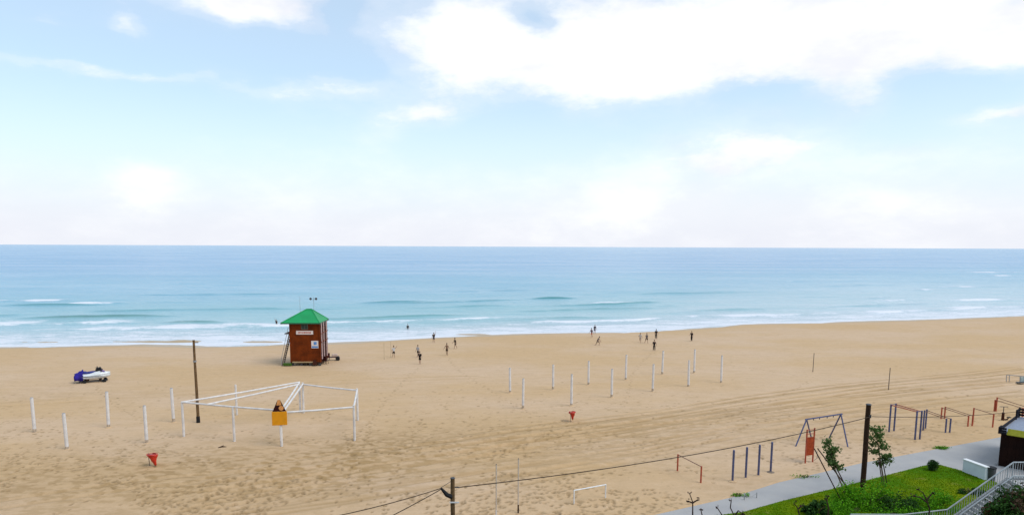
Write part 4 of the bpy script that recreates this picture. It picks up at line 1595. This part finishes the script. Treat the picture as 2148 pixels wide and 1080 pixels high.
# ------------------------------------------------------------------ stair with two railings
def railing(label, pts, hgt=.98):
    """pts: foot points of the railing; balusters between top and bottom rails"""
    o = Vector(pts[0])
    t_ = thing('stair_railing', o, label, 'railing', 'stair railings')
    top = [Vector(p) - o + Vector((0, 0, hgt)) for p in pts]
    low = [Vector(p) - o + Vector((0, 0, .12)) for p in pts]
    MB().tube(top, .042, 8).build('top_rail', M_rail, t_)
    MB().tube(low, .028, 6).build('bottom_rail', M_rail, t_)
    proto = MB().tube([(0, 0, .12), (0, 0, hgt)], .014, 6, cap=False).data('baluster')
    big = MB().tube([(0, 0, -.15), (0, 0, hgt)], .032, 8).data('rail_post')
    for a_, b2 in zip(pts[:-1], pts[1:]):
        a_, b2 = Vector(a_) - o, Vector(b2) - o
        L_ = math.hypot(b2.x - a_.x, b2.y - a_.y)
        n = max(1, round(L_ / .135))
        for i in range(n):
            p2 = a_.lerp(b2, i / n)
            if i % 12 == 0:
                link('rail_post', big, M_rail, t_, p2)
            else:
                link('baluster', proto, M_rail, t_, p2)
    return t_


ST_Y1, ST_Y0 = 38.0, 35.95
top_l, top_m, top_r = PY(1895, 1081, ST_Y1), PY(1987, 1068, ST_Y1), PY(2126, 969, ST_Y1)
HR = .98
farp = [top_l - Vector((3, 0, HR)), top_l - Vector((0, 0, HR)), top_m - Vector((0, 0, HR)), top_r - Vector((0, 0, HR)), top_r + Vector((5, 0, -HR + .05))]
farp[0].z = farp[1].z = max(.08, farp[1].z)
farp[2].z = max(.08, farp[2].z)
railing('white railing on the far side of the stair, running on down to the lawn', farp)
n1, n2 = PY(2015, 1079, ST_Y0), PY(2126, 998, ST_Y0)
nearp = [n1 - Vector((0, 0, HR)), n2 - Vector((0, 0, HR)), n2 + Vector((5.5, 0, -HR + .03))]
railing('white railing on the near side of the stair, half hidden by brown shrubs', nearp)
# stair flight between them
t_ = thing('stair', (farp[2].x, ST_Y0, 0), 'grey concrete stair climbing the bank between the two railings', 'stair')
run = farp[3].x - farp[2].x
rise = farp[3].z - farp[2].z
ns = 16
for i in range(ns):
    MB().box((run * (i + .5) / ns + .05, (ST_Y1 - ST_Y0) / 2, farp[2].z + rise * (i + 1) / ns - .35), (run / ns + .02, ST_Y1 - ST_Y0, .62)).build('step', M_concrete, t_)
MB().box((run + 4.05, (ST_Y1 - ST_Y0) / 2, farp[3].z - .2), (8, ST_Y1 - ST_Y0, .3)).build('landing', M_concrete, t_)
MB().add([(0, 2.3, -.2), (run, 2.3, -.2), (run, 2.3, farp[3].z), (0, 2.3, farp[2].z), (0, 2.45, -.2), (run, 2.45, -.2), (run, 2.45, farp[3].z), (0, 2.45, farp[2].z)],
         [(0, 1, 2, 3), (7, 6, 5, 4), (0, 4, 5, 1), (1, 5, 6, 2), (2, 6, 7, 3), (3, 7, 4, 0)]).build('side_wall', M_concrete, t_)
MB().box((run + 4, 2.375, farp[3].z / 2 - .12), (7.9, .14, farp[3].z + .2)).build('side_wall', M_concrete, t_)


# ------------------------------------------------------------------ young staked trees
def staked_tree(name, foot, top, lean_pts, crown_c, crown_r, n, label, stakes, seed):
    t_ = thing(name, foot, label, 'tree')
    o = Vector(foot)
    pts = [Vector(p) - o for p in lean_pts]
    tk = MB().tube(pts, [.05, .045, .035, .015][:len(pts)] if len(pts) <= 4 else .04, 7).build('trunk', M_bark, t_)
    r_ = random.Random(seed)
    # limbs
    lm = MB()
    ax0, ax1 = crown_c[0] - o, crown_c[1] - o
    v, f_ = [], []
    for i in range(15):
        k = (i + .3) / 15
        c = ax0.lerp(ax1, k)
        rr = crown_r * (0.55 + .75 * math.sin(math.pi * min(1, k * .9 + .12))) * r_.uniform(.6, 1.1)
        a = r_.uniform(0, 6.28)
        tip = c + Vector((math.cos(a) * rr, math.sin(a) * rr, r_.uniform(.0, .3)))
        lm.tube([c - Vector((0, 0, .12)), tip], [.015, .006], 5)
        for q_ in range(n // 15):
            d = Vector((r_.gauss(0, 1), r_.gauss(0, 1), r_.gauss(0, .8))) * .13
            pnt = c.lerp(tip, r_.uniform(.3, 1.1)) + d
            nrm = Vector((r_.gauss(0, 1), r_.gauss(0, 1), r_.gauss(.4, .8))).normalized()
            aa = nrm.cross(Vector((r_.gauss(0, 1), r_.gauss(0, 1), r_.gauss(0, 1)))).normalized()
            bb = nrm.cross(aa)
            L_ = .17 * r_.uniform(.7, 1.35)
            o2 = len(v)
            v += [tuple(pnt - aa * L_ * .5), tuple(pnt + bb * L_ * .32), tuple(pnt + aa * L_ * .5), tuple(pnt - bb * L_ * .32)]
            f_.append((o2, o2 + 1, o2 + 2, o2 + 3))
    lm.build('limb', M_bark, tk)
    link('crown', MB().add(v, f_).data('crown'), M_leaf, t_)
    for a_, b2 in stakes:
        MB().tube([Vector(a_) - o, Vector(b2) - o], .035, 7).build('stake', M_twig, t_)


yT = at_ground(1779, 1056).y
P = lambda x, y, dy=0: PY(x, y, yT + dy)
staked_tree('young_tree', at_ground(1779, 1056), None, [P(1779, 1056), P(1765, 1015), P(1752, 985), P(1738, 925)], [P(1757, 985), P(1736, 925)], .34, 750,
            'wind-bent young tree with long leaning stakes left of the dark pole',
            [(P(1772, 1063, -.4), P(1708, 940, .3)), (P(1797, 1048, .3), P(1715, 940, 0)), (P(1790, 1052, .1), P(1752, 975, 0))], 4)
yT = at_ground(1855, 1016).y
staked_tree('young_tree', at_ground(1855, 1016), None, [P(1855, 1016), P(1850, 985), P(1843, 940), P(1833, 893)], [P(1852, 975), P(1833, 897)], .52, 1100,
            'fuller young tree tied to two stakes right of the dark pole',
            [(P(1851, 1016, -.2), P(1843, 960, 0)), (P(1860, 1013, .2), P(1849, 950, .1))], 9)

# ------------------------------------------------------------------ bushes on the lawn and the bank
def bush_at(px, py, rad, mat, label, name='shrub', **kw):
    p_ = at_ground(px, py)
    return shrub(name, p_, rad, mat, label, **kw)


bush_at(1957, 987, (.46, .46, .44), M_leafdark, 'small round dark green bush at the far corner of the lawn', 'round_bush', n=2200, size=.09, seed=2, lobes=30, ball=True)
bush_at(1973, 940, (.75, .3, .14), M_leafbright, 'flat green weed patch growing where sand meets the path', 'weed_patch', n=420, size=.1, seed=3, cat='weed')
bush_at(1556, 1039, (.7, .25, .13), M_leafbright, 'thin straggly green weed at the path edge near the blue posts', 'weed_patch', n=160, size=.12, seed=31, cat='weed')
bush_at(1690, 1000, (.9, .3, .08), M_leafbright, 'sparse weed strip at the path edge below the orange board', 'weed_patch', n=90, size=.12, seed=32, cat='weed')
bush_at(1822, 1066, (2.3, 1.3, 1.5), M_leafbright, 'large bright green shrub at the foot of the dark pole', n=6500, size=.15, seed=5, lobes=26)
bush_at(1882, 1072, (1.5, 1.0, .95), M_leafdark, 'dark green shrub right of the large bright green shrub', n=2600, size=.13, seed=6, lobes=22)
bush_at(1768, 1084, (1.6, 1.1, .8), M_leafbright, 'bright green shrub at the bottom edge below the leaning stakes', n=2600, size=.12, seed=7, lobes=20)
bush_at(1965, 1062, (1.7, 1.1, .95), M_leafbright, 'bright green shrub on the lawn beside the stair foot', n=2600, size=.12, seed=8, lobes=18)
bush_at(2036, 1036, (.9, .6, .42), M_leafdark, 'low dark bush on the lawn behind the stair railing', n=1000, size=.12, seed=10, lobes=12)
bush_at(1905, 1092, (1.8, .9, .7), M_leafbright, 'bright green shrub along the bottom edge left of the railing', n=2400, size=.12, seed=11, lobes=18)
bush_at(1713, 1078, (.75, .7, .95), M_leafdark, 'dark leafy shrub at the bottom edge left of the bright shrubs', n=1400, size=.17, seed=12, lobes=14, flat=.6)

CORNER = [(2040, 1084, (1.3, .9, .9), M_leafbrown, 'brown dry shrub at the lower end of the near railing'),
          (2078, 1068, (1.3, .9, 1.1), M_leafbrown, 'brown dry shrub under the middle of the near railing'),
          (2095, 1042, (1.0, .8, 1.1), M_leafred, 'rusty red shrub against the near railing'),
          (2128, 1036, (1.2, .9, 1.2), M_leafdark, 'dark green shrub under the top of the stair at the right edge'),
          (2112, 1074, (1.6, 1.0, 1.1), M_leafdark, 'dark shrub in the bottom right corner'),
          (2146, 1062, (1.3, 1.0, 1.2), M_leafbrown, 'brown shrub at the right edge in the bottom corner'),
          (2148, 1022, (.9, .8, .7), M_leaf, 'mid green shrub at the right edge beside the stair top')]
for i, (px, py, rad, mt, lab) in enumerate(CORNER):
    yb = 35.0 - .25 * (i % 2) - (.5 if py > 1065 else 0)
    c_ = PY(px, py, yb)
    shrub('shrub', (c_.x, yb, hz_at(c_.x, yb) - .1), (rad[0], rad[1], rad[2] * 1.3), mt, lab, n=2600, size=.15, seed=20 + i, lobes=16)


# bare stalks rising from the bank into the bottom edge
def dry_stalk(px0, py0, y, label, parts, seed):
    base_ = PY(px0, py0, y)
    g = hz_at(base_.x, y)
    t_ = thing('dry_stalk', (base_.x, y, g - .1), label, 'dry plant')
    o = Vector((base_.x, y, g - .1))
    first = True
    for ln in parts:
        pts = [PY(a, b2, y) - o for a, b2 in ln]
        if first:
            pts = [Vector((0, 0, 0))] + pts
        MB().tube(pts, [.045 - .03 * i / len(pts) for i in range(len(pts))], 6).build('stem' if first else 'twig', M_twig, t_)
        first = False
    r_ = random.Random(seed)
    for ln in parts[1:] + parts[:1]:
        e_ = PY(*ln[-1], y) - o
        v, f_ = leaf_cloud(14, (.12, .12, .1), 1, .11, seed=r_.randrange(999), lobes=3)
        link('seed_head', MB().add([Vector(q_) + e_ - Vector((0, 0, .05)) for q_ in v], f_).data('seed_head'), M_twig, t_)


dry_stalk(1453, 1078, 35.5, 'dead branched stalk shaped like a cross at the bottom edge', [[(1453, 1078), (1453, 1052), (1446, 1033)], [(1453, 1054), (1442, 1050)], [(1453, 1054), (1464, 1047)]], 1)
dry_stalk(1474, 1086, 35.0, 'short dead stalk with a bud right of the cross-shaped stalk', [[(1474, 1084), (1470, 1068)]], 2)
dry_stalk(1516, 1086, 35.0, 'bare leaning dead stalk rising from the bottom edge', [[(1515, 1080), (1504, 1063)]], 3)
dry_stalk(1541, 1085, 35.0, 'tall thin dead stalk with a drooping head at the bottom edge', [[(1540, 1080), (1532, 1064), (1534, 1048)], [(1541, 1081), (1549, 1070), (1556, 1075)], [(1541, 1081), (1560, 1078)]], 4)
dry_stalk(1677, 1086, 36.0, 'dark pointed dead stalk left of the dark leafy shrub', [[(1677, 1080), (1673, 1064), (1667, 1056)], [(1675, 1066), (1681, 1060)]], 5)
dry_stalk(1736, 1086, 36.2, 'forked bare stalk above the dark leafy shrub', [[(1738, 1066), (1734, 1048), (1737, 1040)], [(1735, 1050), (1731, 1044)]], 6)
dry_stalk(1948, 1082, 37.6, 'curved dark bare branch over the bright shrubs left of the stair', [[(1950, 1066), (1944, 1048), (1936, 1032), (1925, 1026)], [(1944, 1048), (1955, 1034)], [(1946, 1054), (1930, 1042), (1915, 1040)]], 7)


# ------------------------------------------------------------------ people on the sand and in the water
SKIN_JOBS = []


def skin_job(name, verts, edges, radii, mat, parent, root=0, sub=1):
    me = bpy.data.meshes.new(name)
    me.from_pydata([tuple(v) for v in verts], edges, [])
    o_ = bpy.data.objects.new('tmp_' + name, me)
    col.objects.link(o_)
    md = o_.modifiers.new('skin', 'SKIN')
    md.use_smooth_shade = True
    sv = me.skin_vertices[0].data if me.skin_vertices else None
    if sv is None:
        bm = bmesh.new()
        bm.from_mesh(me)
        bm.verts.layers.skin.verify()
        bm.to_mesh(me)
        bm.free()
        sv = me.skin_vertices[0].data
    for i, r_ in enumerate(radii):
        sv[i].radius = r_ if isinstance(r_, tuple) else (r_, r_)
        sv[i].use_root = (i == root)
    s2 = o_.modifiers.new('sub', 'SUBSURF')
    s2.levels = s2.render_levels = sub
    SKIN_JOBS.append((o_, name, mat, parent))


def person(loc, yaw, label, skin_c, shirt, shorts, hair_c, pose, height=1.75, long_trousers=False, sink=0.0):
    """pose: angles in degrees - lean, arms (L fwd/out/elbow, R ...), legs (L fwd, knee, R ...), crouch"""
    t_ = thing('person', (loc.x, loc.y, loc.z - sink), label, 'person', 'people on the beach', rz=R(yaw))
    s = height / 1.75
    lean = R(pose.get('lean', 4))
    # legs first: find pelvis height from the straighter leg
    th, shn = .43 * s, .44 * s
    legs = {}
    for side, key in ((-1, 'legL'), (1, 'legR')):
        fwd, knee = pose.get(key, (0, 5))
        a, b2 = R(fwd), R(fwd - knee)
        legs[side] = (math.sin(a) * th, -math.cos(a) * th, math.sin(b2) * shn, -math.cos(b2) * shn)
    drop = max(-(l[1] + l[3]) for l in legs.values())
    hipz = drop + .07 * s
    V, Ed, Ra = [], [], []

    def add(p_, r_, par=None):
        V.append(Vector(p_))
        Ra.append(r_ if not isinstance(r_, tuple) else (r_[0] * s, r_[1] * s))
        if not isinstance(r_, tuple):
            Ra[-1] = r_ * s
        if par is not None:
            Ed.append((par, len(V) - 1))
        return len(V) - 1

    def up(d, dx=0):     # point on the leaning spine (y is forward)
        return Vector((dx, math.sin(lean) * d * s, hipz + math.cos(lean) * d * s))
    pel = add(up(0), (.15, .11))
    wst = add(up(.18), (.135, .10), pel)
    chs = add(up(.38), (.165, .115), wst)
    nkb = add(up(.50), (.075, .07), chs)
    nk = add(up(.575), .058, nkb)
    hd = add(up(.66) + Vector((0, .012, 0)), (.078, .092), nk)
    cr_ = add(up(.755) + Vector((0, .005, 0)), (.070, .085), hd)
    ns_ = add(up(.675) + Vector((0, .105 * s, 0)), .016, hd)
    hands = {}
    for side, key in ((-1, 'armL'), (1, 'armR')):
        fwd, outw, elb = pose.get(key, (5, 12, 15))
        sh = add(up(.455, side * .185 * s), .052, chs)
        d1 = Vector((side * math.sin(R(outw)), math.sin(R(fwd)) * math.cos(R(outw)), -math.cos(R(fwd)) * math.cos(R(outw))))
        e_ = add(V[sh] + d1 * .29 * s, .040, sh)
        f2 = R(fwd + elb)
        d2 = Vector((side * math.sin(R(outw * .6)), math.sin(f2) * math.cos(R(outw * .6)), -math.cos(f2) * math.cos(R(outw * .6))))
        w_ = add(V[e_] + d2 * .25 * s, .027, e_)
        pm = add(V[w_] + d2 * .085 * s, (.034, .026), w_)
        across = d2.cross(Vector((side, 0, 0))).normalized()
        for fi in range(4):
            o_ = across * ((fi - 1.5) * .021 * s)
            k1 = add(V[pm] + d2 * .035 * s + o_, .0095, pm)
            bend = Vector((-side * .5, 0, 0))
            add(V[k1] + (d2 + bend * .6).normalized() * (.055, .068, .064, .048)[fi] * s, .008, k1)
        tb = add(V[w_] + d2 * .04 * s - across * .032 * s, .012, w_)
        add(V[tb] + (d2 - across * .6).normalized() * .05 * s, .010, tb)
        hands[side] = V[pm]
    kn = {}
    for side in (-1, 1):
        l = legs[side]
        hp = add(Vector((side * .09 * s, 0, hipz - .02)), .088, pel)
        k_ = add(Vector((side * .10 * s, l[0], hipz + l[1])), .056, hp)
        cf = add(V[k_] + Vector((side * .008, l[2], l[3])) * .35, .055, k_)
        an = add(V[k_] + Vector((side * .015, l[2], l[3])), .037, k_ if False else cf)
        hl = add(V[an] + Vector((0, -.03 * s, -.035 * s)), .034, an)
        add(V[an] + Vector((side * .02, .15 * s, -.045 * s)), (.036, .022), an)
        kn[side] = (hp, k_, an)
    ms = simple('skin_' + str(skin_c), skin_c, .55, .1)
    skin_job('body', V, Ed, Ra, ms, t_, 0, 1)
    if shirt:
        sv, se, sr = [], [], []
        idx = {}
        for i, gr in ((pel, 1.10), (wst, 1.22), (chs, 1.13), (nkb, 1.12)):
            idx[i] = len(sv)
            sv.append(V[i])
            sr.append((Ra[i][0] * gr, Ra[i][1] * gr))
        se += [(0, 1), (1, 2), (2, 3)]
        # sleeves
        for (a_, b2) in [e for e in Ed if e[0] == chs and e[1] != nkb]:
            el_ = [e[1] for e in Ed if e[0] == b2][0]
            i0 = len(sv)
            sv += [V[b2], V[b2].lerp(V[el_], .62)]
            sr += [.072 * s, .060 * s]
            se += [(2, i0), (i0, i0 + 1)]
        skin_job('shirt', sv, se, sr, simple('cloth_' + str(shirt), shirt, .85, .2), t_, 1, 1)
    if shorts:
        sv, sr, se = [V[pel] + Vector((0, 0, .06 * s)), V[pel] - Vector((0, 0, .02))], [(.15 * s, .115 * s), (.165 * s, .125 * s)], [(0, 1)]
        for side in (-1, 1):
            hp, k_, an = kn[side]
            i0 = len(sv)
            sv += [V[hp], V[hp].lerp(V[k_], .85)]
            sr += [.108 * s, .088 * s]
            se += [(1, i0), (i0, i0 + 1)]
            if long_trousers:
                sv += [V[k_].lerp(V[an], .92)]
                sr += [.062 * s]
                se += [(i0 + 1, i0 + 2)]
        skin_job('trousers' if long_trousers else 'shorts', sv, se, sr, simple('cloth_' + str(shorts), shorts, .85, .2), t_, 1, 1)
    hc = V[cr_] + Vector((0, -.018 * s, .012 * s))
    MB().ball(hc, (.090 * s, .100 * s, .088 * s), 10, 6).build('hair', simple('hair_' + str(hair_c), hair_c, .7), t_, smooth_=True)
    return t_


DK, BLK, NAVY, GREY, PALE = (.02, .018, .018), (.012, .012, .014), (.02, .025, .05), (.12, .11, .11), (.62, .60, .58)
TAN, MED, BRN = (.34, .20, .13), (.42, .27, .19), (.20, .11, .065)
HB = (.02, .014, .01)


def beach_person(px, py, *a, **k):
    return person(on_beach(px, py), *a, **k)


def in_sea(px, py):
    p_ = G(px, py, SEA_Z)
    return p_


RUN = dict(lean=14, legL=(34, 20), legR=(-22, 45), armL=(-35, 14, 70), armR=(35, 14, 80))
WALK = dict(lean=5, legL=(20, 8), legR=(-18, 16), armL=(-18, 12, 18), armR=(20, 12, 25))
STAND = dict(lean=3, legL=(4, 5), legR=(-5, 5), armL=(6, 16, 20), armR=(4, 16, 22))
beach_person(826, 750, 200, 'person in pale shirt and black shorts reaching up beside thin posts', MED, PALE, BLK, HB, dict(lean=2, legL=(8, 8), legR=(-10, 8), armL=(120, 25, 20), armR=(10, 18, 20)))
beach_person(877, 748.5, 150, 'person in pale grey shirt half hidden behind the person in black', MED, (.45, .45, .47), BLK, HB, STAND)
beach_person(881, 764, 170, 'person in black shirt and black shorts, nearest of the left players', MED, BLK, BLK, HB, dict(lean=6, legL=(10, 8), legR=(-8, 10), armL=(20, 26, 40), armR=(20, 26, 40)), height=1.8)
beach_person(910, 719, 190, 'person in black with one arm raised at the water edge', MED, BLK, NAVY, HB, dict(lean=3, legL=(10, 6), legR=(-14, 8), armL=(168, 10, 8), armR=(8, 16, 20)))
beach_person(937.5, 745, 175, 'shirtless tanned person with brown shorts between the left players', BRN, None, (.06, .035, .02), HB, dict(lean=4, legL=(12, 8), legR=(-10, 14), armL=(14, 24, 60), armR=(12, 24, 50)), height=1.82)
beach_person(955, 731, 120, 'person in dark shirt and shorts striding, rightmost of the left players', TAN, (.05, .042, .035), BLK, HB, WALK)
beach_person(1247.5, 700, 200, 'person in navy standing closest to the water in the right group', MED, NAVY, NAVY, HB, STAND)
beach_person(1241, 708, 130, 'person in red shorts next to the person in navy', MED, (.16, .12, .14), (.42, .035, .025), HB, WALK)
beach_person(1253, 725, 250, 'person crouching forward in grey on the open sand', TAN, GREY, (.14, .10, .08), HB, dict(lean=26, legL=(50, 60), legR=(-14, 30), armL=(20, 15, 20), armR=(10, 15, 40)))
beach_person(1343, 718.5, 165, 'person in white shirt and pale shorts, leftmost of the cluster of four', TAN, (.60, .55, .50), (.42, .32, .26), HB, RUN)
beach_person(1356, 720, 200, 'person in grey shirt and dark shorts beside the white-shirted person', TAN, GREY, DK, HB, WALK)
beach_person(1376, 711, 180, 'person all in black, farthest of the cluster of four', TAN, BLK, BLK, HB, STAND, long_trousers=True)
beach_person(1372, 736, 175, 'person all in black, nearest of the cluster of four', TAN, BLK, BLK, HB, dict(lean=4, legL=(8, 6), legR=(-6, 8), armL=(5, 22, 20), armR=(8, 24, 30)), long_trousers=True)
beach_person(1450.5, 715.5, 150, 'person in black standing alone at the right, away from the cluster', TAN, BLK, BLK, HB, dict(lean=6, legL=(14, 8), legR=(-10, 8), armL=(12, 18, 30), armR=(30, 14, 40)), long_trousers=True)
person(in_sea(855.5, 690), 180, 'dark-clad bather standing in the shallows left of the raised-arm person', MED, BLK, BLK, HB, STAND, sink=.75)
person(in_sea(580, 681), 170, 'dark-clad bather with an arm up in the waves left of the hut', MED, BLK, BLK, HB, dict(lean=3, legL=(4, 5), legR=(-4, 5), armL=(10, 20, 20), armR=(165, 8, 5)), sink=.6)

# one evaluation turns every skeleton into a finished surface
dg = bpy.context.evaluated_depsgraph_get()
dg.update()
done = []
for o_, name, mat, parent in SKIN_JOBS:
    me = bpy.data.meshes.new_from_object(o_.evaluated_get(dg), depsgraph=dg)
    me.name = name
    done.append((me, name, mat, parent))
for o_, *_ in SKIN_JOBS:
    bpy.data.objects.remove(o_)
for me, name, mat, parent in done:
    me.materials.clear()
    me.polygons.foreach_set('use_smooth', [True] * len(me.polygons))
    link(name, me, mat, parent)


# small debris and a low chain barrier by the path
f_ = G(466, 939)
t_ = thing('driftwood', f_, 'small dark piece of driftwood on the sand below the white frame', 'driftwood', rz=R(25))
MB().tube([(-.3, 0, .03), (0, .05, .10), (.32, -.02, .05)], [.05, .07, .03], 7).build('branch', M_darkwood, t_)
MB().tube([(.02, .05, .1), (.12, .2, .2)], [.03, .015], 6).build('twig', M_darkwood, t_)
a, b_ = G(1561, 1049), G(1587, 1045)
t_ = thing('chain_barrier', a, 'low grey chain between two thin posts on the path', 'barrier')
q = b_ - a
for p_ in (Vector((0, 0, 0)), q):
    MB().tube([(p_.x, p_.y, 0), (p_.x, p_.y, .42)], .03, 6).build('post', M_grey, t_)
MB().tube([(0, 0, .38), (q.x * .3, q.y * .3, .2), (q.x * .7, q.y * .7, .2), (q.x, q.y, .38)], .012, 5).build('chain', M_grey, t_)
